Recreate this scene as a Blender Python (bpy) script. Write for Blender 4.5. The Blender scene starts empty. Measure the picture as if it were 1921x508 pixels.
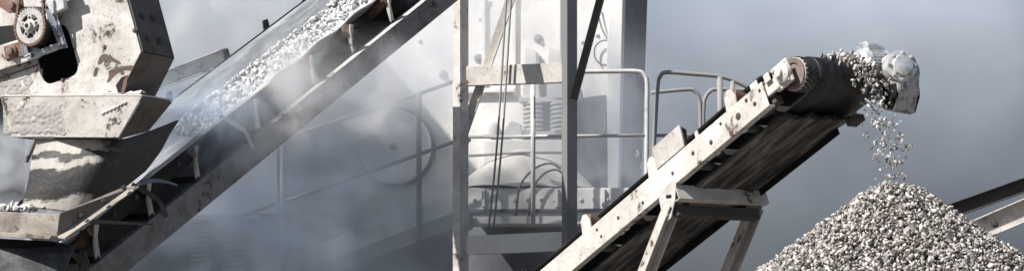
import bpy, bmesh, math, random
import numpy as np
from mathutils import Vector, Matrix, noise as mnoise
V = Vector
random.seed(11); rng = np.random.default_rng(11)
scene = bpy.context.scene
col = scene.collection
R = math.radians

# ------------------------------------------------------------------ camera, sky, sun, exposure
D = 18.0            # camera distance to the main plane y = 0
PPM = 215.0         # photograph pixels per metre on that plane
CAMZ = 1.6          # eye height
RISE = 1.71         # centre of the frame above eye height on the main plane
cd = bpy.data.cameras.new("camera"); cam = bpy.data.objects.new("camera", cd); col.objects.link(cam)
cam.location = (0, -D, CAMZ); cam.rotation_euler = (R(90), 0, 0)
cd.sensor_width = 36; cd.lens = 36 * D / (1921 / PPM); cd.shift_y = RISE / (1921 / PPM)
cd.clip_end = 5000
scene.camera = cam

SUN = V((0.61, 0.36, -0.70)).normalized()          # direction the light travels
world = bpy.data.worlds.new("World"); scene.world = world; world.use_nodes = True
wn = world.node_tree; wn.nodes.clear()
def wnode(t, **k):
    n = wn.nodes.new(t)
    for a, b in k.items(): setattr(n, a, b)
    return n
wout = wnode("ShaderNodeOutputWorld"); wbg = wnode("ShaderNodeBackground"); wbg.inputs[1].default_value = 0.05
sky = wnode("ShaderNodeTexSky", sky_type='NISHITA', sun_disc=False)
sky.sun_elevation = math.asin(-SUN.z); sky.sun_rotation = math.atan2(-SUN.x, -SUN.y)
sky.dust_density = 1.0
wtc = wnode("ShaderNodeTexCoord")
wmap = wnode("ShaderNodeMapping"); wmap.inputs['Scale'].default_value = (1, 1, 1.2)
wno = wnode("ShaderNodeTexNoise"); wno.inputs['Scale'].default_value = 6.0; wno.inputs['Detail'].default_value = 4
wramp = wnode("ShaderNodeValToRGB")
wramp.color_ramp.elements[0].position = 0.3; wramp.color_ramp.elements[0].color = (2.75, 3.15, 3.8, 1)
wramp.color_ramp.elements[1].position = 0.75; wramp.color_ramp.elements[1].color = (6.9, 7.5, 8.4, 1)
wsep = wnode("ShaderNodeSeparateXYZ")
wel = wnode("ShaderNodeMapRange"); wel.inputs['From Min'].default_value = 0.0; wel.inputs['From Max'].default_value = 0.17
wel.inputs['To Min'].default_value = 0.14; wel.inputs['To Max'].default_value = 1.5
wmul = wnode("ShaderNodeMix", data_type='RGBA', blend_type='MULTIPLY'); wmul.inputs[0].default_value = 1
wmix = wnode("ShaderNodeMix", data_type='RGBA'); 
whi = wnode("ShaderNodeMapRange"); whi.inputs['From Min'].default_value = 0.16; whi.inputs['From Max'].default_value = 0.32
whi.inputs['To Min'].default_value = 0.97; whi.inputs['To Max'].default_value = 0.0
L = wn.links.new
L(wtc.outputs['Generated'], wmap.inputs[0]); L(wmap.outputs[0], wno.inputs['Vector']); L(wno.outputs['Fac'], wramp.inputs[0])
L(wtc.outputs['Generated'], wsep.inputs[0]); L(wsep.outputs['Z'], wel.inputs[0])
L(wramp.outputs[0], wmul.inputs[6]); L(wel.outputs[0], wmul.inputs[7])
L(wsep.outputs['Z'], whi.inputs[0]); L(whi.outputs[0], wmix.inputs[0]); L(sky.outputs[0], wmix.inputs[6]); L(wmul.outputs[2], wmix.inputs[7]); L(wmix.outputs[2], wbg.inputs[0]); L(wbg.outputs[0], wout.inputs[0])

sd = bpy.data.lights.new("sun", 'SUN'); sd.energy = 5.0; sd.angle = R(0.5); sd.color = (1.0, 0.97, 0.93)
sun = bpy.data.objects.new("sun", sd); col.objects.link(sun); sun.location = (-20, -12, 20)
sun.rotation_euler = SUN.to_track_quat('-Z', 'Y').to_euler()

vs = scene.view_settings; vs.view_transform = 'Standard'; vs.look = 'None'; vs.exposure = 0.58; vs.gamma = 1; vs.use_curve_mapping = False
cy = scene.cycles
cy.max_bounces = 6; cy.diffuse_bounces = 3; cy.glossy_bounces = 3; cy.volume_bounces = 2; cy.transparent_max_bounces = 8
cy.volume_step_rate = 0.6; cy.volume_max_steps = 192
cy.use_denoising = True
cy.sample_clamp_indirect = 6

# ------------------------------------------------------------------ helpers
def P(px, py, Y):
    k = (Y + D) / D
    return V(((px - 960.5) / PPM * k, Y, CAMZ + (RISE + (254 - py) / PPM) * k))
def onplane(px, py, pt, nrm):
    o = V((0, -D, CAMZ)); r = P(px, py, 0) - o
    return o + r * ((pt - o).dot(nrm) / r.dot(nrm))
def pix(v):
    k = (v.y + D) / D
    return ((v.x / k) * PPM + 960.5, 254 - ((v.z - CAMZ) / k - RISE) * PPM)

class MB:
    def __init__(s): s.v = []; s.f = []
    def add(s, vs_, fs):
        b = len(s.v); s.v += [V(p) for p in vs_]; s.f += [tuple(i + b for i in f) for f in fs]; return s
    def hexa(s, p):            # 8 points: bottom ring then top ring
        return s.add(p, [(3, 2, 1, 0), (4, 5, 6, 7), (0, 1, 5, 4), (1, 2, 6, 5), (2, 3, 7, 6), (3, 0, 4, 7)])
    def box(s, a, b):
        (x0, y0, z0), (x1, y1, z1) = a, b
        return s.hexa([(x0, y0, z0), (x1, y0, z0), (x1, y1, z0), (x0, y1, z0), (x0, y0, z1), (x1, y0, z1), (x1, y1, z1), (x0, y1, z1)])
    def prism(s, pts, ext):    # polygon + extrusion
        n = len(pts); pts = [V(p) for p in pts]; e = V(ext)
        return s.add(pts + [p + e for p in pts], [tuple(range(n - 1, -1, -1)), tuple(range(n, 2 * n))] + [(i, (i + 1) % n, n + (i + 1) % n, n + i) for i in range(n)])
    def bar(s, a, b, w, h, up=(0, 0, 1)):
        a, b = V(a), V(b); d = (b - a).normalized(); sd_ = d.cross(V(up)).normalized(); u = sd_.cross(d)
        q = [(-1, -1), (1, -1), (1, 1), (-1, 1)]
        return s.hexa([a + sd_ * (i * w / 2) + u * (j * h / 2) for i, j in q] + [b + sd_ * (i * w / 2) + u * (j * h / 2) for i, j in q])
    def channel(s, a, b, w, h, t, up=(0, 0, 1), side=1):   # web + two flanges, open towards side
        a, b = V(a), V(b); d = (b - a).normalized(); sd_ = d.cross(V(up)).normalized() * side; u = (sd_ * side).cross(d)
        s.bar(a - sd_ * (w / 2 - t / 2), b - sd_ * (w / 2 - t / 2), t, h, up)
        for k in (-1, 1):
            o = u * (k * (h / 2 - t / 2)) + sd_ * (t / 2 + 0.0)
            s.bar(a + o, b + o, w - t, t, up)
        return s
    def tube(s, pts, r, n=10, caps=True):
        pts = [V(p) for p in pts]; rings = []
        rr = r if isinstance(r, (list, tuple)) else [r] * len(pts)
        ref = None
        for i, p in enumerate(pts):
            t = (pts[min(i + 1, len(pts) - 1)] - pts[max(i - 1, 0)]).normalized()
            if ref is None: ref = t.orthogonal().normalized()
            ref = (ref - t * ref.dot(t)).normalized(); bi = t.cross(ref)
            rings.append([p + (ref * math.cos(a) + bi * math.sin(a)) * rr[i] for a in [2 * math.pi * k / n for k in range(n)]])
        vv = [q for g in rings for q in g]
        ff = [(i * n + k, i * n + (k + 1) % n, (i + 1) * n + (k + 1) % n, (i + 1) * n + k) for i in range(len(pts) - 1) for k in range(n)]
        if caps: ff += [tuple(range(n - 1, -1, -1)), tuple((len(pts) - 1) * n + k for k in range(n))]
        return s.add(vv, ff)
    def lathe(s, c, axis, prof, n=32, ref=None):   # profile (dist along axis, radius)
        c = V(c); ax = V(axis).normalized(); e1 = V(ref).normalized() if ref else ax.orthogonal().normalized(); e2 = ax.cross(e1)
        vv = [c + ax * t + (e1 * math.cos(2 * math.pi * k / n) + e2 * math.sin(2 * math.pi * k / n)) * max(r, 1e-4) for t, r in prof for k in range(n)]
        m = len(prof)
        ff = [(i * n + k, i * n + (k + 1) % n, (i + 1) * n + (k + 1) % n, (i + 1) * n + k) for i in range(m - 1) for k in range(n)]
        ff += [tuple(range(n - 1, -1, -1)), tuple((m - 1) * n + k for k in range(n))]
        return s.add(vv, ff)
    def grid(s, fn, nu, nv):
        vv = [fn(i / nu, j / nv) for i in range(nu + 1) for j in range(nv + 1)]
        ff = [(i * (nv + 1) + j, (i + 1) * (nv + 1) + j, (i + 1) * (nv + 1) + j + 1, i * (nv + 1) + j + 1) for i in range(nu) for j in range(nv)]
        return s.add(vv, ff)
    def mesh(s, name):
        m = bpy.data.meshes.new(name); m.from_pydata([tuple(p) for p in s.v], [], s.f)
        bm = bmesh.new(); bm.from_mesh(m); bmesh.ops.recalc_face_normals(bm, faces=bm.faces); bm.to_mesh(m); bm.free()
        m.validate(); return m
    def build(s, name, mat, parent=None, bevel=0, smooth=False, solid=0, sub=0, auto=None):
        m = s.mesh(name); m.materials.append(mat)
        o = bpy.data.objects.new(name, m); col.objects.link(o)
        if parent: o.parent = parent
        if smooth or sub:
            for p in m.polygons: p.use_smooth = True
        if auto is not None:
            for p in m.polygons: p.use_smooth = True
            m.set_sharp_from_angle(angle=R(auto))
        if solid:
            md = o.modifiers.new("solid", 'SOLIDIFY'); md.thickness = solid; md.offset = 0
        if sub:
            md = o.modifiers.new("sub", 'SUBSURF'); md.levels = sub; md.render_levels = sub
        if bevel:
            md = o.modifiers.new("bev", 'BEVEL'); md.width = bevel; md.segments = 2; md.limit_method = 'ANGLE'
        return o
def empty(name, M=None, loc=None):
    o = bpy.data.objects.new(name, None); col.objects.link(o)
    if M is not None: o.matrix_world = M
    if loc is not None: o.location = loc
    return o
def tag(o, label, cat, group=None, kind=None):
    o['label'] = label; o['category'] = cat
    if group: o['group'] = group
    if kind: o['kind'] = kind
    return o
def dup(o, M, parent):
    c = o.copy(); col.objects.link(c); c.parent = parent; c.matrix_local = M; return c
def holed_plate(outer, holes, ext):
    """flat plate with openings, extruded"""
    bm = bmesh.new(); loops = []
    for lp in [outer] + holes:
        vv = [bm.verts.new(p) for p in lp]; ee = [bm.edges.new((vv[i], vv[(i + 1) % len(vv)])) for i in range(len(vv))]; loops += ee
    bmesh.ops.triangle_fill(bm, use_beauty=True, use_dissolve=False, edges=loops)
    g = bmesh.ops.extrude_face_region(bm, geom=list(bm.faces))
    bmesh.ops.translate(bm, verts=[e for e in g['geom'] if isinstance(e, bmesh.types.BMVert)], vec=ext)
    bmesh.ops.recalc_face_normals(bm, faces=bm.faces)
    mb = MB(); bm.verts.ensure_lookup_table(); bm.verts.index_update()
    mb.add([v.co.copy() for v in bm.verts], [tuple(v.index for v in f.verts) for f in bm.faces]); bm.free()
    return mb

# ------------------------------------------------------------------ materials
def newmat(name):
    m = bpy.data.materials.new(name); m.use_nodes = True; t = m.node_tree; t.nodes.clear()
    out = t.nodes.new("ShaderNodeOutputMaterial"); b = t.nodes.new("ShaderNodeBsdfPrincipled"); t.links.new(b.outputs[0], out.inputs[0])
    return m, t, b
def nd(t, typ, ins=None, **k):
    n = t.nodes.new(typ)
    for a, b in k.items(): setattr(n, a, b)
    for a, b in (ins or {}).items():
        if hasattr(b, 'is_output'): t.links.new(b, n.inputs[a])
        else: n.inputs[a].default_value = b
    return n
def coords(t, scale=(1, 1, 1), world_=False):
    if world_:
        src = nd(t, "ShaderNodeNewGeometry").outputs['Position']
    else:
        tc = nd(t, "ShaderNodeTexCoord"); oi = nd(t, "ShaderNodeObjectInfo")
        src = nd(t, "ShaderNodeVectorMath", {0: tc.outputs['Object'], 1: nd(t, "ShaderNodeMath", {0: oi.outputs['Random'], 1: 37.0}, operation='MULTIPLY').outputs[0]}, operation='ADD').outputs[0]
    return nd(t, "ShaderNodeMapping", {'Vector': src, 'Scale': scale}).outputs[0]
def noi(t, vec, s, d=4, r=0.6, dist=0):
    return nd(t, "ShaderNodeTexNoise", {'Vector': vec, 'Scale': s, 'Detail': d, 'Roughness': r, 'Distortion': dist}).outputs['Fac']
def step(t, x, a, b):
    return nd(t, "ShaderNodeMapRange", {'Value': x, 'From Min': a, 'From Max': b}, interpolation_type='SMOOTHSTEP').outputs[0]
def math_(t, op, a, b):
    return nd(t, "ShaderNodeMath", {0: a, 1: b}, operation=op).outputs[0]
def mixc(t, f, a, b, mode='MIX'):
    n = nd(t, "ShaderNodeMix", data_type='RGBA', blend_type=mode)
    for i, v in ((0, f), (6, a), (7, b)):
        if hasattr(v, 'is_output'): t.links.new(v, n.inputs[i])
        else: n.inputs[i].default_value = v if i == 0 else (*v, 1)
    return n.outputs[2]

def paint(name, base, rust=0.5, grime=0.5, stretch=(1, 1, 1), rough=0.68, chip=(0.042, 0.031, 0.026), gcol=(0.30, 0.27, 0.24), bump=0.25, sc=1.0):
    m, t, b = newmat(name)
    v = coords(t, tuple(k * sc for k in stretch))
    n1 = noi(t, v, 3.2, 8, 0.62, 0.4); n2 = noi(t, v, 34, 5, 0.7); n3 = noi(t, v, 1.6, 6, 0.7, 0.8); n4 = noi(t, v, 11, 8, 0.75)
    g = math_(t, 'MULTIPLY', step(t, n3, 0.42, 0.72), grime)
    g2 = math_(t, 'MULTIPLY', step(t, n4, 0.5, 0.72), grime * 0.7)
    c = mixc(t, g, base, gcol)
    c = mixc(t, g2, c, tuple(0.55 * x + 0.1 for x in gcol))
    patch = step(t, n1, 0.70 - 0.1 * rust, 0.73 - 0.1 * rust)
    speck = step(t, n2, 0.70 - 0.065 * rust, 0.735 - 0.065 * rust)
    vr = nd(t, "ShaderNodeTexNoise", {'Vector': nd(t, "ShaderNodeMapping", {'Vector': v, 'Rotation': (0.6, 0.5, 0.7), 'Scale': (1.0, 9.0, 9.0)}).outputs[0], 'Scale': 5.0, 'Detail': 3, 'Roughness': 0.6}).outputs['Fac']
    scr = math_(t, 'MULTIPLY', step(t, vr, 0.715 - 0.03 * rust, 0.74 - 0.03 * rust), 0.8)
    k = math_(t, 'MAXIMUM', math_(t, 'MAXIMUM', math_(t, 'MULTIPLY', patch, step(t, n4, 0.40, 0.56)), speck), scr)
    halo = math_(t, 'MULTIPLY', step(t, n1, 0.56 - 0.1 * rust, 0.68 - 0.1 * rust), 0.35)
    c = mixc(t, halo, c, tuple(0.45 * x + 0.4 * y for x, y in zip(base, (0.17, 0.11, 0.075))))
    ns = nd(t, "ShaderNodeTexNoise", {'Vector': nd(t, "ShaderNodeMapping", {'Vector': v, 'Scale': (9.0, 9.0, 0.7)}).outputs[0], 'Scale': 2.2, 'Detail': 6, 'Roughness': 0.65}).outputs['Fac']
    c = mixc(t, math_(t, 'MULTIPLY', math_(t, 'MULTIPLY', step(t, ns, 0.56, 0.74), step(t, n3, 0.40, 0.62)), 0.55 * rust), c, (0.20, 0.145, 0.11))
    rc = mixc(t, n2, chip, tuple(x * 3.2 for x in chip))
    c = mixc(t, k, c, rc)
    t.links.new(c, b.inputs['Base Color']); b.inputs['Specular IOR Level'].default_value = 0.2
    rr = math_(t, 'ADD', math_(t, 'MULTIPLY', k, 0.3), rough); t.links.new(rr, b.inputs['Roughness'])
    h = math_(t, 'SUBTRACT', math_(t, 'MULTIPLY', n4, 0.5), k)
    bp = nd(t, "ShaderNodeBump", {'Height': h, 'Strength': bump, 'Distance': 0.01}); t.links.new(bp.outputs[0], b.inputs['Normal'])
    return m
def rubber(name, base, light, amt=0.4, stretch=(1, 1, 1), rough=0.5, sc=1.0, bump=0.15):
    m, t, b = newmat(name)
    v = coords(t, tuple(k * sc for k in stretch))
    n1 = noi(t, v, 6, 8, 0.65, 0.3); n2 = noi(t, v, 30, 5, 0.7)
    f = math_(t, 'MULTIPLY', step(t, n1, 0.4, 0.75), amt)
    c = mixc(t, f, base, light); c = mixc(t, math_(t, 'MULTIPLY', step(t, n2, 0.55, 0.75), amt * 0.6), c, light)
    t.links.new(c, b.inputs['Base Color']); b.inputs['Roughness'].default_value = rough; b.inputs['Specular IOR Level'].default_value = 0.3
    bp = nd(t, "ShaderNodeBump", {'Height': n1, 'Strength': bump, 'Distance': 0.02}); t.links.new(bp.outputs[0], b.inputs['Normal'])
    return m
def metal(name, base, rough=0.35, grime=0.4, met=1.0):
    m, t, b = newmat(name); v = coords(t)
    n1 = noi(t, v, 9, 8, 0.7, 0.3); n2 = noi(t, v, 40, 4, 0.6)
    f = math_(t, 'MULTIPLY', step(t, n1, 0.45, 0.7), grime)
    n5 = noi(t, v, 5, 6, 0.65, 0.5)
    t.links.new(mixc(t, math_(t, 'MULTIPLY', step(t, n5, 0.5, 0.62), 0.8), mixc(t, f, base, (0.07, 0.06, 0.052)), (0.60, 0.575, 0.54)), b.inputs['Base Color'])
    met_ = math_(t, 'SUBTRACT', met, math_(t, 'MULTIPLY', step(t, n5, 0.5, 0.62), 0.8 * met))
    t.links.new(nd(t, "ShaderNodeMapRange", {'Value': n1, 'To Min': rough * 0.6, 'To Max': rough * 1.6}).outputs[0], b.inputs['Roughness'])
    t.links.new(met_, b.inputs['Metallic'])
    bp = nd(t, "ShaderNodeBump", {'Height': n2, 'Strength': 0.12, 'Distance': 0.01}); t.links.new(bp.outputs[0], b.inputs['Normal'])
    return m
M = {}
CREAM = (0.61, 0.58, 0.54)
M['cream'] = paint('cream_paint', CREAM, 1.05, 0.5, sc=1.3)
M['cream_worn'] = paint('worn_cream_paint', (0.58, 0.55, 0.51), 0.9, 0.55, bump=0.5)
M['stringer'] = paint('shaded_stringer_paint', (0.26, 0.256, 0.25), 1.0, 0.9, gcol=(0.07, 0.068, 0.066), bump=0.5, sc=1.7)  # near stringer's paint darkened to imitate its shaded face
M['cream_dirty'] = paint('dirty_cream_paint', (0.50, 0.47, 0.42), 0.75, 0.9, (1, 1, 1), bump=0.4)
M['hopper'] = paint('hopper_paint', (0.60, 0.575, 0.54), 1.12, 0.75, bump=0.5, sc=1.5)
M['hopper_shade'] = paint('hopper_shade_paint', (0.15, 0.138, 0.128), 1.0, 0.9, gcol=(0.055, 0.048, 0.043), bump=0.5, sc=1.4)  # rusty side plates, base colour lowered further to imitate their shade
M['scar'] = paint('rust_scar', (0.095, 0.066, 0.054), 0.6, 0.6, gcol=(0.16, 0.12, 0.10), bump=0.4, sc=2.5)
M['caked_dirt'] = paint('caked_dirt', (0.38, 0.36, 0.335), 0.3, 0.8, gcol=(0.25, 0.23, 0.21), bump=0.9, sc=2.5)
M['caked'] = paint('caked_paint', (0.52, 0.49, 0.455), 0.8, 0.75, bump=1.0, sc=1.6)
M['machine'] = paint('machine_paint', (0.70, 0.685, 0.66), 0.15, 0.25, bump=0.1)
M['machine_dark'] = paint('machine_grey_shade', (0.14, 0.147, 0.16), 0.2, 0.5, bump=0.1)  # grey machine parts; also imitates shade on the crusher's end wall
M['litpale'] = paint('lit_pale_paint', (0.60, 0.585, 0.56), 0.4, 0.4, bump=0.1)  # rail paint lightened to imitate sunlit tubes
M['postshade'] = paint('shaded_post_paint', (0.19, 0.19, 0.195), 0.4, 0.5, bump=0.2)  # gantry paint darkened for the post standing in shadow
M['rail'] = paint('rail_paint', (0.28, 0.275, 0.265), 0.4, 0.6, bump=0.1)
M['darksteel'] = paint('dark_steel', (0.07, 0.067, 0.064), 0.6, 0.5, gcol=(0.13, 0.12, 0.11), bump=0.4)
M['blacksteel'] = paint('blackened_steel', (0.045, 0.045, 0.048), 0.2, 0.5, gcol=(0.12, 0.12, 0.12), bump=0.3)
M['rust'] = paint('rusty_steel', (0.17, 0.10, 0.075), 0.8, 0.6, gcol=(0.28, 0.22, 0.18), bump=0.6)
M['pink'] = paint('primer_paint', (0.13, 0.085, 0.078), 0.6, 0.8, bump=0.2)
M['belt'] = rubber('belt_rubber', (0.012, 0.012, 0.013), (0.075, 0.073, 0.07), 0.55, (0.35, 2.2, 1), 0.42)
M['beltunder'] = rubber('belt_underside', (0.012, 0.0115, 0.011), (0.30, 0.28, 0.26), 0.9, (0.30, 2.2, 1), 0.5)
M['beltdust'] = rubber('dusty_belt', (0.20, 0.21, 0.225), (0.42, 0.43, 0.44), 0.9, (0.4, 3.0, 1), 0.75)
M['tailbelt'] = rubber('tail_belt_rubber', (0.05, 0.052, 0.055), (0.20, 0.20, 0.20), 0.7, (1, 1, 1), 0.5)  # worn rubber, darkened further to deepen the shadow there
M['tray'] = paint('tray_paint', (0.36, 0.32, 0.28), 1.0, 0.9, gcol=(0.10, 0.085, 0.075), bump=0.6, sc=1.6)
M['wingshade'] = paint('shaded_wing_paint', (0.20, 0.18, 0.165), 0.9, 0.9, gcol=(0.07, 0.062, 0.057), bump=0.5, sc=1.6)  # tray paint darkened again for the wing lying in shade
M['lag'] = rubber('lagging_rubber', (0.03, 0.03, 0.031), (0.2, 0.2, 0.2), 0.5, (1, 1, 1), 0.6)
M['black'] = rubber('black_steel', (0.007, 0.007, 0.007), (0.03, 0.028, 0.026), 0.4, (1, 1, 1), 0.6)
M['silver'] = metal('silver_paint', (0.68, 0.70, 0.72), 0.30, 0.75, 0.5)
M['gearbox'] = metal('gearbox_paint', (0.46, 0.46, 0.455), 0.38, 0.95, 0.4)
M['steel'] = metal('bare_steel', (0.52, 0.50, 0.47), 0.45, 0.55, 0.3)
M['bluegrey'] = metal('blue_grey_steel', (0.33, 0.37, 0.42), 0.35, 0.6, 0.6)
# patched rubber skirt: cream dust bands on black
def skirt_mat():
    m, t, b = newmat('caked_rubber'); v = coords(t, (1.2, 1.2, 5.0)); v2 = coords(t)
    n1 = noi(t, v2, 2.2, 4, 0.55, 0.5); n2 = noi(t, v2, 14, 8, 0.7); n3 = noi(t, v, 3.0, 6, 0.7, 0.5)
    zz = nd(t, "ShaderNodeSeparateXYZ", {0: nd(t, "ShaderNodeTexCoord").outputs['Object']}).outputs['Z']
    tt = math_(t, 'ADD', nd(t, "ShaderNodeMapRange", {'Value': zz, 'From Min': 2.50, 'From Max': 3.12}, clamp=False).outputs[0], math_(t, 'MULTIPLY', math_(t, 'SUBTRACT', n1, 0.5), 0.42))
    tt = math_(t, 'ADD', tt, math_(t, 'MULTIPLY', math_(t, 'SUBTRACT', n3, 0.5), 0.22))
    cr_ = nd(t, "ShaderNodeValToRGB", {'Fac': tt}); e = cr_.color_ramp
    st = [(0.0, .9), (0.17, .85), (0.25, .12), (0.36, .22), (0.5, .0), (0.57, .05), (0.62, .85), (0.70, .8), (0.735, .2), (0.79, .25), (0.82, .95), (1.0, .8)]
    while len(e.elements) < len(st): e.elements.new(0.5)
    for el, (p, c_) in zip(e.elements, st): el.position = p; el.color = (c_, c_, c_, 1)
    f = step(t, math_(t, 'ADD', math_(t, 'SUBTRACT', cr_.outputs[0], math_(t, 'MULTIPLY', step(t, nd(t, "ShaderNodeSeparateXYZ", {0: nd(t, "ShaderNodeTexCoord").outputs['Object']}).outputs['X'], -3.40, -3.0), 0.75)), math_(t, 'MULTIPLY', math_(t, 'SUBTRACT', n2, 0.5), 0.9)), 0.2, 0.75)
    c = mixc(t, n2, (0.006, 0.006, 0.006), (0.045, 0.041, 0.037)); c2 = mixc(t, n2, (0.28, 0.255, 0.225), (0.58, 0.54, 0.48))
    t.links.new(mixc(t, f, c, c2), b.inputs['Base Color']); b.inputs['Roughness'].default_value = 0.55
    h = math_(t, 'ADD', math_(t, 'MULTIPLY', f, 0.4), n2)
    bp = nd(t, "ShaderNodeBump", {'Height': h, 'Strength': 0.7, 'Distance': 0.012}); t.links.new(bp.outputs[0], b.inputs['Normal'])
    return m
M['skirt'] = skirt_mat()
def stone_mat(name, ramp, island):
    m, t, b = newmat(name)
    if island: src = nd(t, "ShaderNodeNewGeometry").outputs['Random Per Island']
    else: src = nd(t, "ShaderNodeObjectInfo").outputs['Random']
    cr = nd(t, "ShaderNodeValToRGB", {'Fac': src}); e = cr.color_ramp
    while len(e.elements) < len(ramp): e.elements.new(0.5)
    for el, (p, c) in zip(e.elements, ramp): el.position = p; el.color = (*c, 1)
    v = coords(t, world_=True); n = noi(t, v, 45, 5, 0.65)
    c = mixc(t, step(t, n, 0.35, 0.7), cr.outputs[0], (0.5, 0.5, 0.5), 'MULTIPLY') if False else mixc(t, math_(t, 'MULTIPLY', step(t, n, 0.45, 0.75), 0.45), cr.outputs[0], (0.22, 0.20, 0.18))
    t.links.new(c, b.inputs['Base Color']); b.inputs['Roughness'].default_value = 0.75
    bp = nd(t, "ShaderNodeBump", {'Height': n, 'Strength': 0.5, 'Distance': 0.01}); t.links.new(bp.outputs[0], b.inputs['Normal'])
    return m
PILE_R = [(0.0, (0.045, 0.041, 0.038)), (0.24, (0.17, 0.155, 0.14)), (0.5, (0.44, 0.42, 0.395)), (0.72, (0.36, 0.305, 0.26)), (1.0, (0.78, 0.76, 0.73))]
BELT_R = [(0.0, (0.42, 0.42, 0.42)), (0.5, (0.60, 0.60, 0.59)), (1.0, (0.76, 0.76, 0.75))]
M['stone'] = stone_mat('stone', PILE_R, False); M['gravel'] = stone_mat('gravel', PILE_R, True)
M['bstone'] = stone_mat('white_stone', BELT_R, False); M['bgravel'] = stone_mat('white_gravel', BELT_R, True)
def ground_mat():
    m, t, b = newmat('quarry_ground'); v = coords(t, world_=True); n = noi(t, v, 0.6, 8, 0.6); n2 = noi(t, v, 20, 6, 0.7)
    c = mixc(t, n, (0.11, 0.105, 0.10), (0.22, 0.21, 0.195)); c = mixc(t, math_(t, 'MULTIPLY', n2, 0.5), c, (0.12, 0.11, 0.10))
    t.links.new(c, b.inputs['Base Color']); b.inputs['Roughness'].default_value = 0.9
    bp = nd(t, "ShaderNodeBump", {'Height': n2, 'Strength': 0.6, 'Distance': 0.03}); t.links.new(bp.outputs[0], b.inputs['Normal'])
    return m
M['ground'] = ground_mat()
M['fines'] = paint('shaded_stone_fines', (0.16, 0.145, 0.13), 0.2, 0.6, gcol=(0.09, 0.08, 0.072), bump=1.0, sc=6)  # brownish fines, kept dark to deepen the shade between stones
def powder_mat():
    m, t, b = newmat('stone_dust'); v = coords(t, world_=True); n = noi(t, v, 7, 8, 0.7); n2 = noi(t, v, 60, 4, 0.7)
    t.links.new(mixc(t, n, (0.44, 0.42, 0.39), (0.70, 0.67, 0.62)), b.inputs['Base Color']); b.inputs['Roughness'].default_value = 0.95
    bp = nd(t, "ShaderNodeBump", {'Height': n2, 'Strength': 0.4, 'Distance': 0.01}); t.links.new(bp.outputs[0], b.inputs['Normal'])
    return m
M['powder'] = powder_mat()

# shared little parts
def bolt_mesh(r=0.018, h=0.016):   # axis +z, hex head on washer
    mb = MB(); mb.lathe((0, 0, 0), (0, 0, 1), [(0, r * 1.35), (h * 0.3, r * 1.35)], 12); mb.lathe((0, 0, 0), (0, 0, 1), [(h * 0.3, r), (h, r), (h * 1.1, r * 0.8)], 6); return mb.mesh('bolt')
BOLT = {k: bolt_mesh() for k in ('cream', 'machine', 'rust', 'darksteel')}
for k, m_ in BOLT.items(): m_.materials.append(M[k])
def bolt(parent, pos, nrm, s=1.0, mat='cream', name='bolt'):
    o = bpy.data.objects.new(name, BOLT[mat]); col.objects.link(o)
    q = V(nrm).to_track_quat('Z', 'Y').to_matrix().to_4x4()
    o.matrix_world = Matrix.Translation(pos) @ q @ Matrix.Scale(s, 4)
    if parent: 
        o.parent = parent; o.matrix_parent_inverse = parent.matrix_world.inverted()
    return o
def wpart(o, parent):    # world-space mesh under a placed parent
    o.parent = parent; o.matrix_parent_inverse = parent.matrix_world.inverted(); return o

# stone shapes
SHAPES = []
for _ in range(48):
    q = rng.normal(size=(10, 3)); q /= np.linalg.norm(q, axis=1, keepdims=True); q *= rng.uniform(0.85, 1.2, (10, 1))
    q *= np.array([1.12, rng.uniform(0.62, 0.95), rng.uniform(0.42, 0.75)])
    bm = bmesh.new(); [bm.verts.new(p) for p in q]
    bmesh.ops.convex_hull(bm, input=bm.verts); bmesh.ops.delete(bm, geom=[v for v in bm.verts if not v.link_faces], context='VERTS')
    bm.verts.index_update(); bmesh.ops.triangulate(bm, faces=bm.faces)
    SHAPES.append((np.array([v.co[:] for v in bm.verts]), np.array([[v.index for v in f.verts] for f in bm.faces]))); bm.free()
def rot_rand(n):
    q = rng.normal(size=(n, 4)); q /= np.linalg.norm(q, axis=1, keepdims=True); w, x, y, z = q.T
    return np.stack([np.stack([1 - 2 * (y * y + z * z), 2 * (x * y - z * w), 2 * (x * z + y * w)], -1), np.stack([2 * (x * y + z * w), 1 - 2 * (x * x + z * z), 2 * (y * z - x * w)], -1), np.stack([2 * (x * z - y * w), 2 * (y * z + x * w), 1 - 2 * (x * x + y * y)], -1)], 1)
def gravel(name, pos, size, mat):
    n = len(pos); pick = rng.integers(0, len(SHAPES), n); rm = rot_rand(n); pos = np.asarray(pos); size = np.asarray(size)
    VV, FF, base = [], [], 0
    for k, (sv, sf_) in enumerate(SHAPES):
        w = np.nonzero(pick == k)[0]
        if not len(w): continue
        VV.append((np.einsum('nij,kj->nki', rm[w], sv) * size[w][:, None, None] + pos[w][:, None, :]).reshape(-1, 3))
        FF.append((sf_[None] + (base + np.arange(len(w)) * len(sv))[:, None, None]).reshape(-1, 3)); base += len(w) * len(sv)
    vv = np.concatenate(VV); ff = np.concatenate(FF)
    m = bpy.data.meshes.new(name); m.vertices.add(len(vv)); m.vertices.foreach_set('co', vv.reshape(-1))
    m.loops.add(len(ff) * 3); m.loops.foreach_set('vertex_index', ff.reshape(-1).astype(np.int32))
    m.polygons.add(len(ff)); m.polygons.foreach_set('loop_start', np.arange(len(ff), dtype=np.int32) * 3)
    m.update(calc_edges=True); m.validate(); m.materials.append(mat)
    o = bpy.data.objects.new(name, m); col.objects.link(o); return o
def stone_meshes(mat):
    out = []
    for i, (a, f_) in enumerate(SHAPES):
        m = bpy.data.meshes.new('stone'); m.from_pydata([tuple(p) for p in a], [], [tuple(int(q) for q in f) for f in f_]); m.materials.append(mat); out.append(m)
    return out
SM = stone_meshes(M['stone']); BM_ = stone_meshes(M['bstone'])
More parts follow.
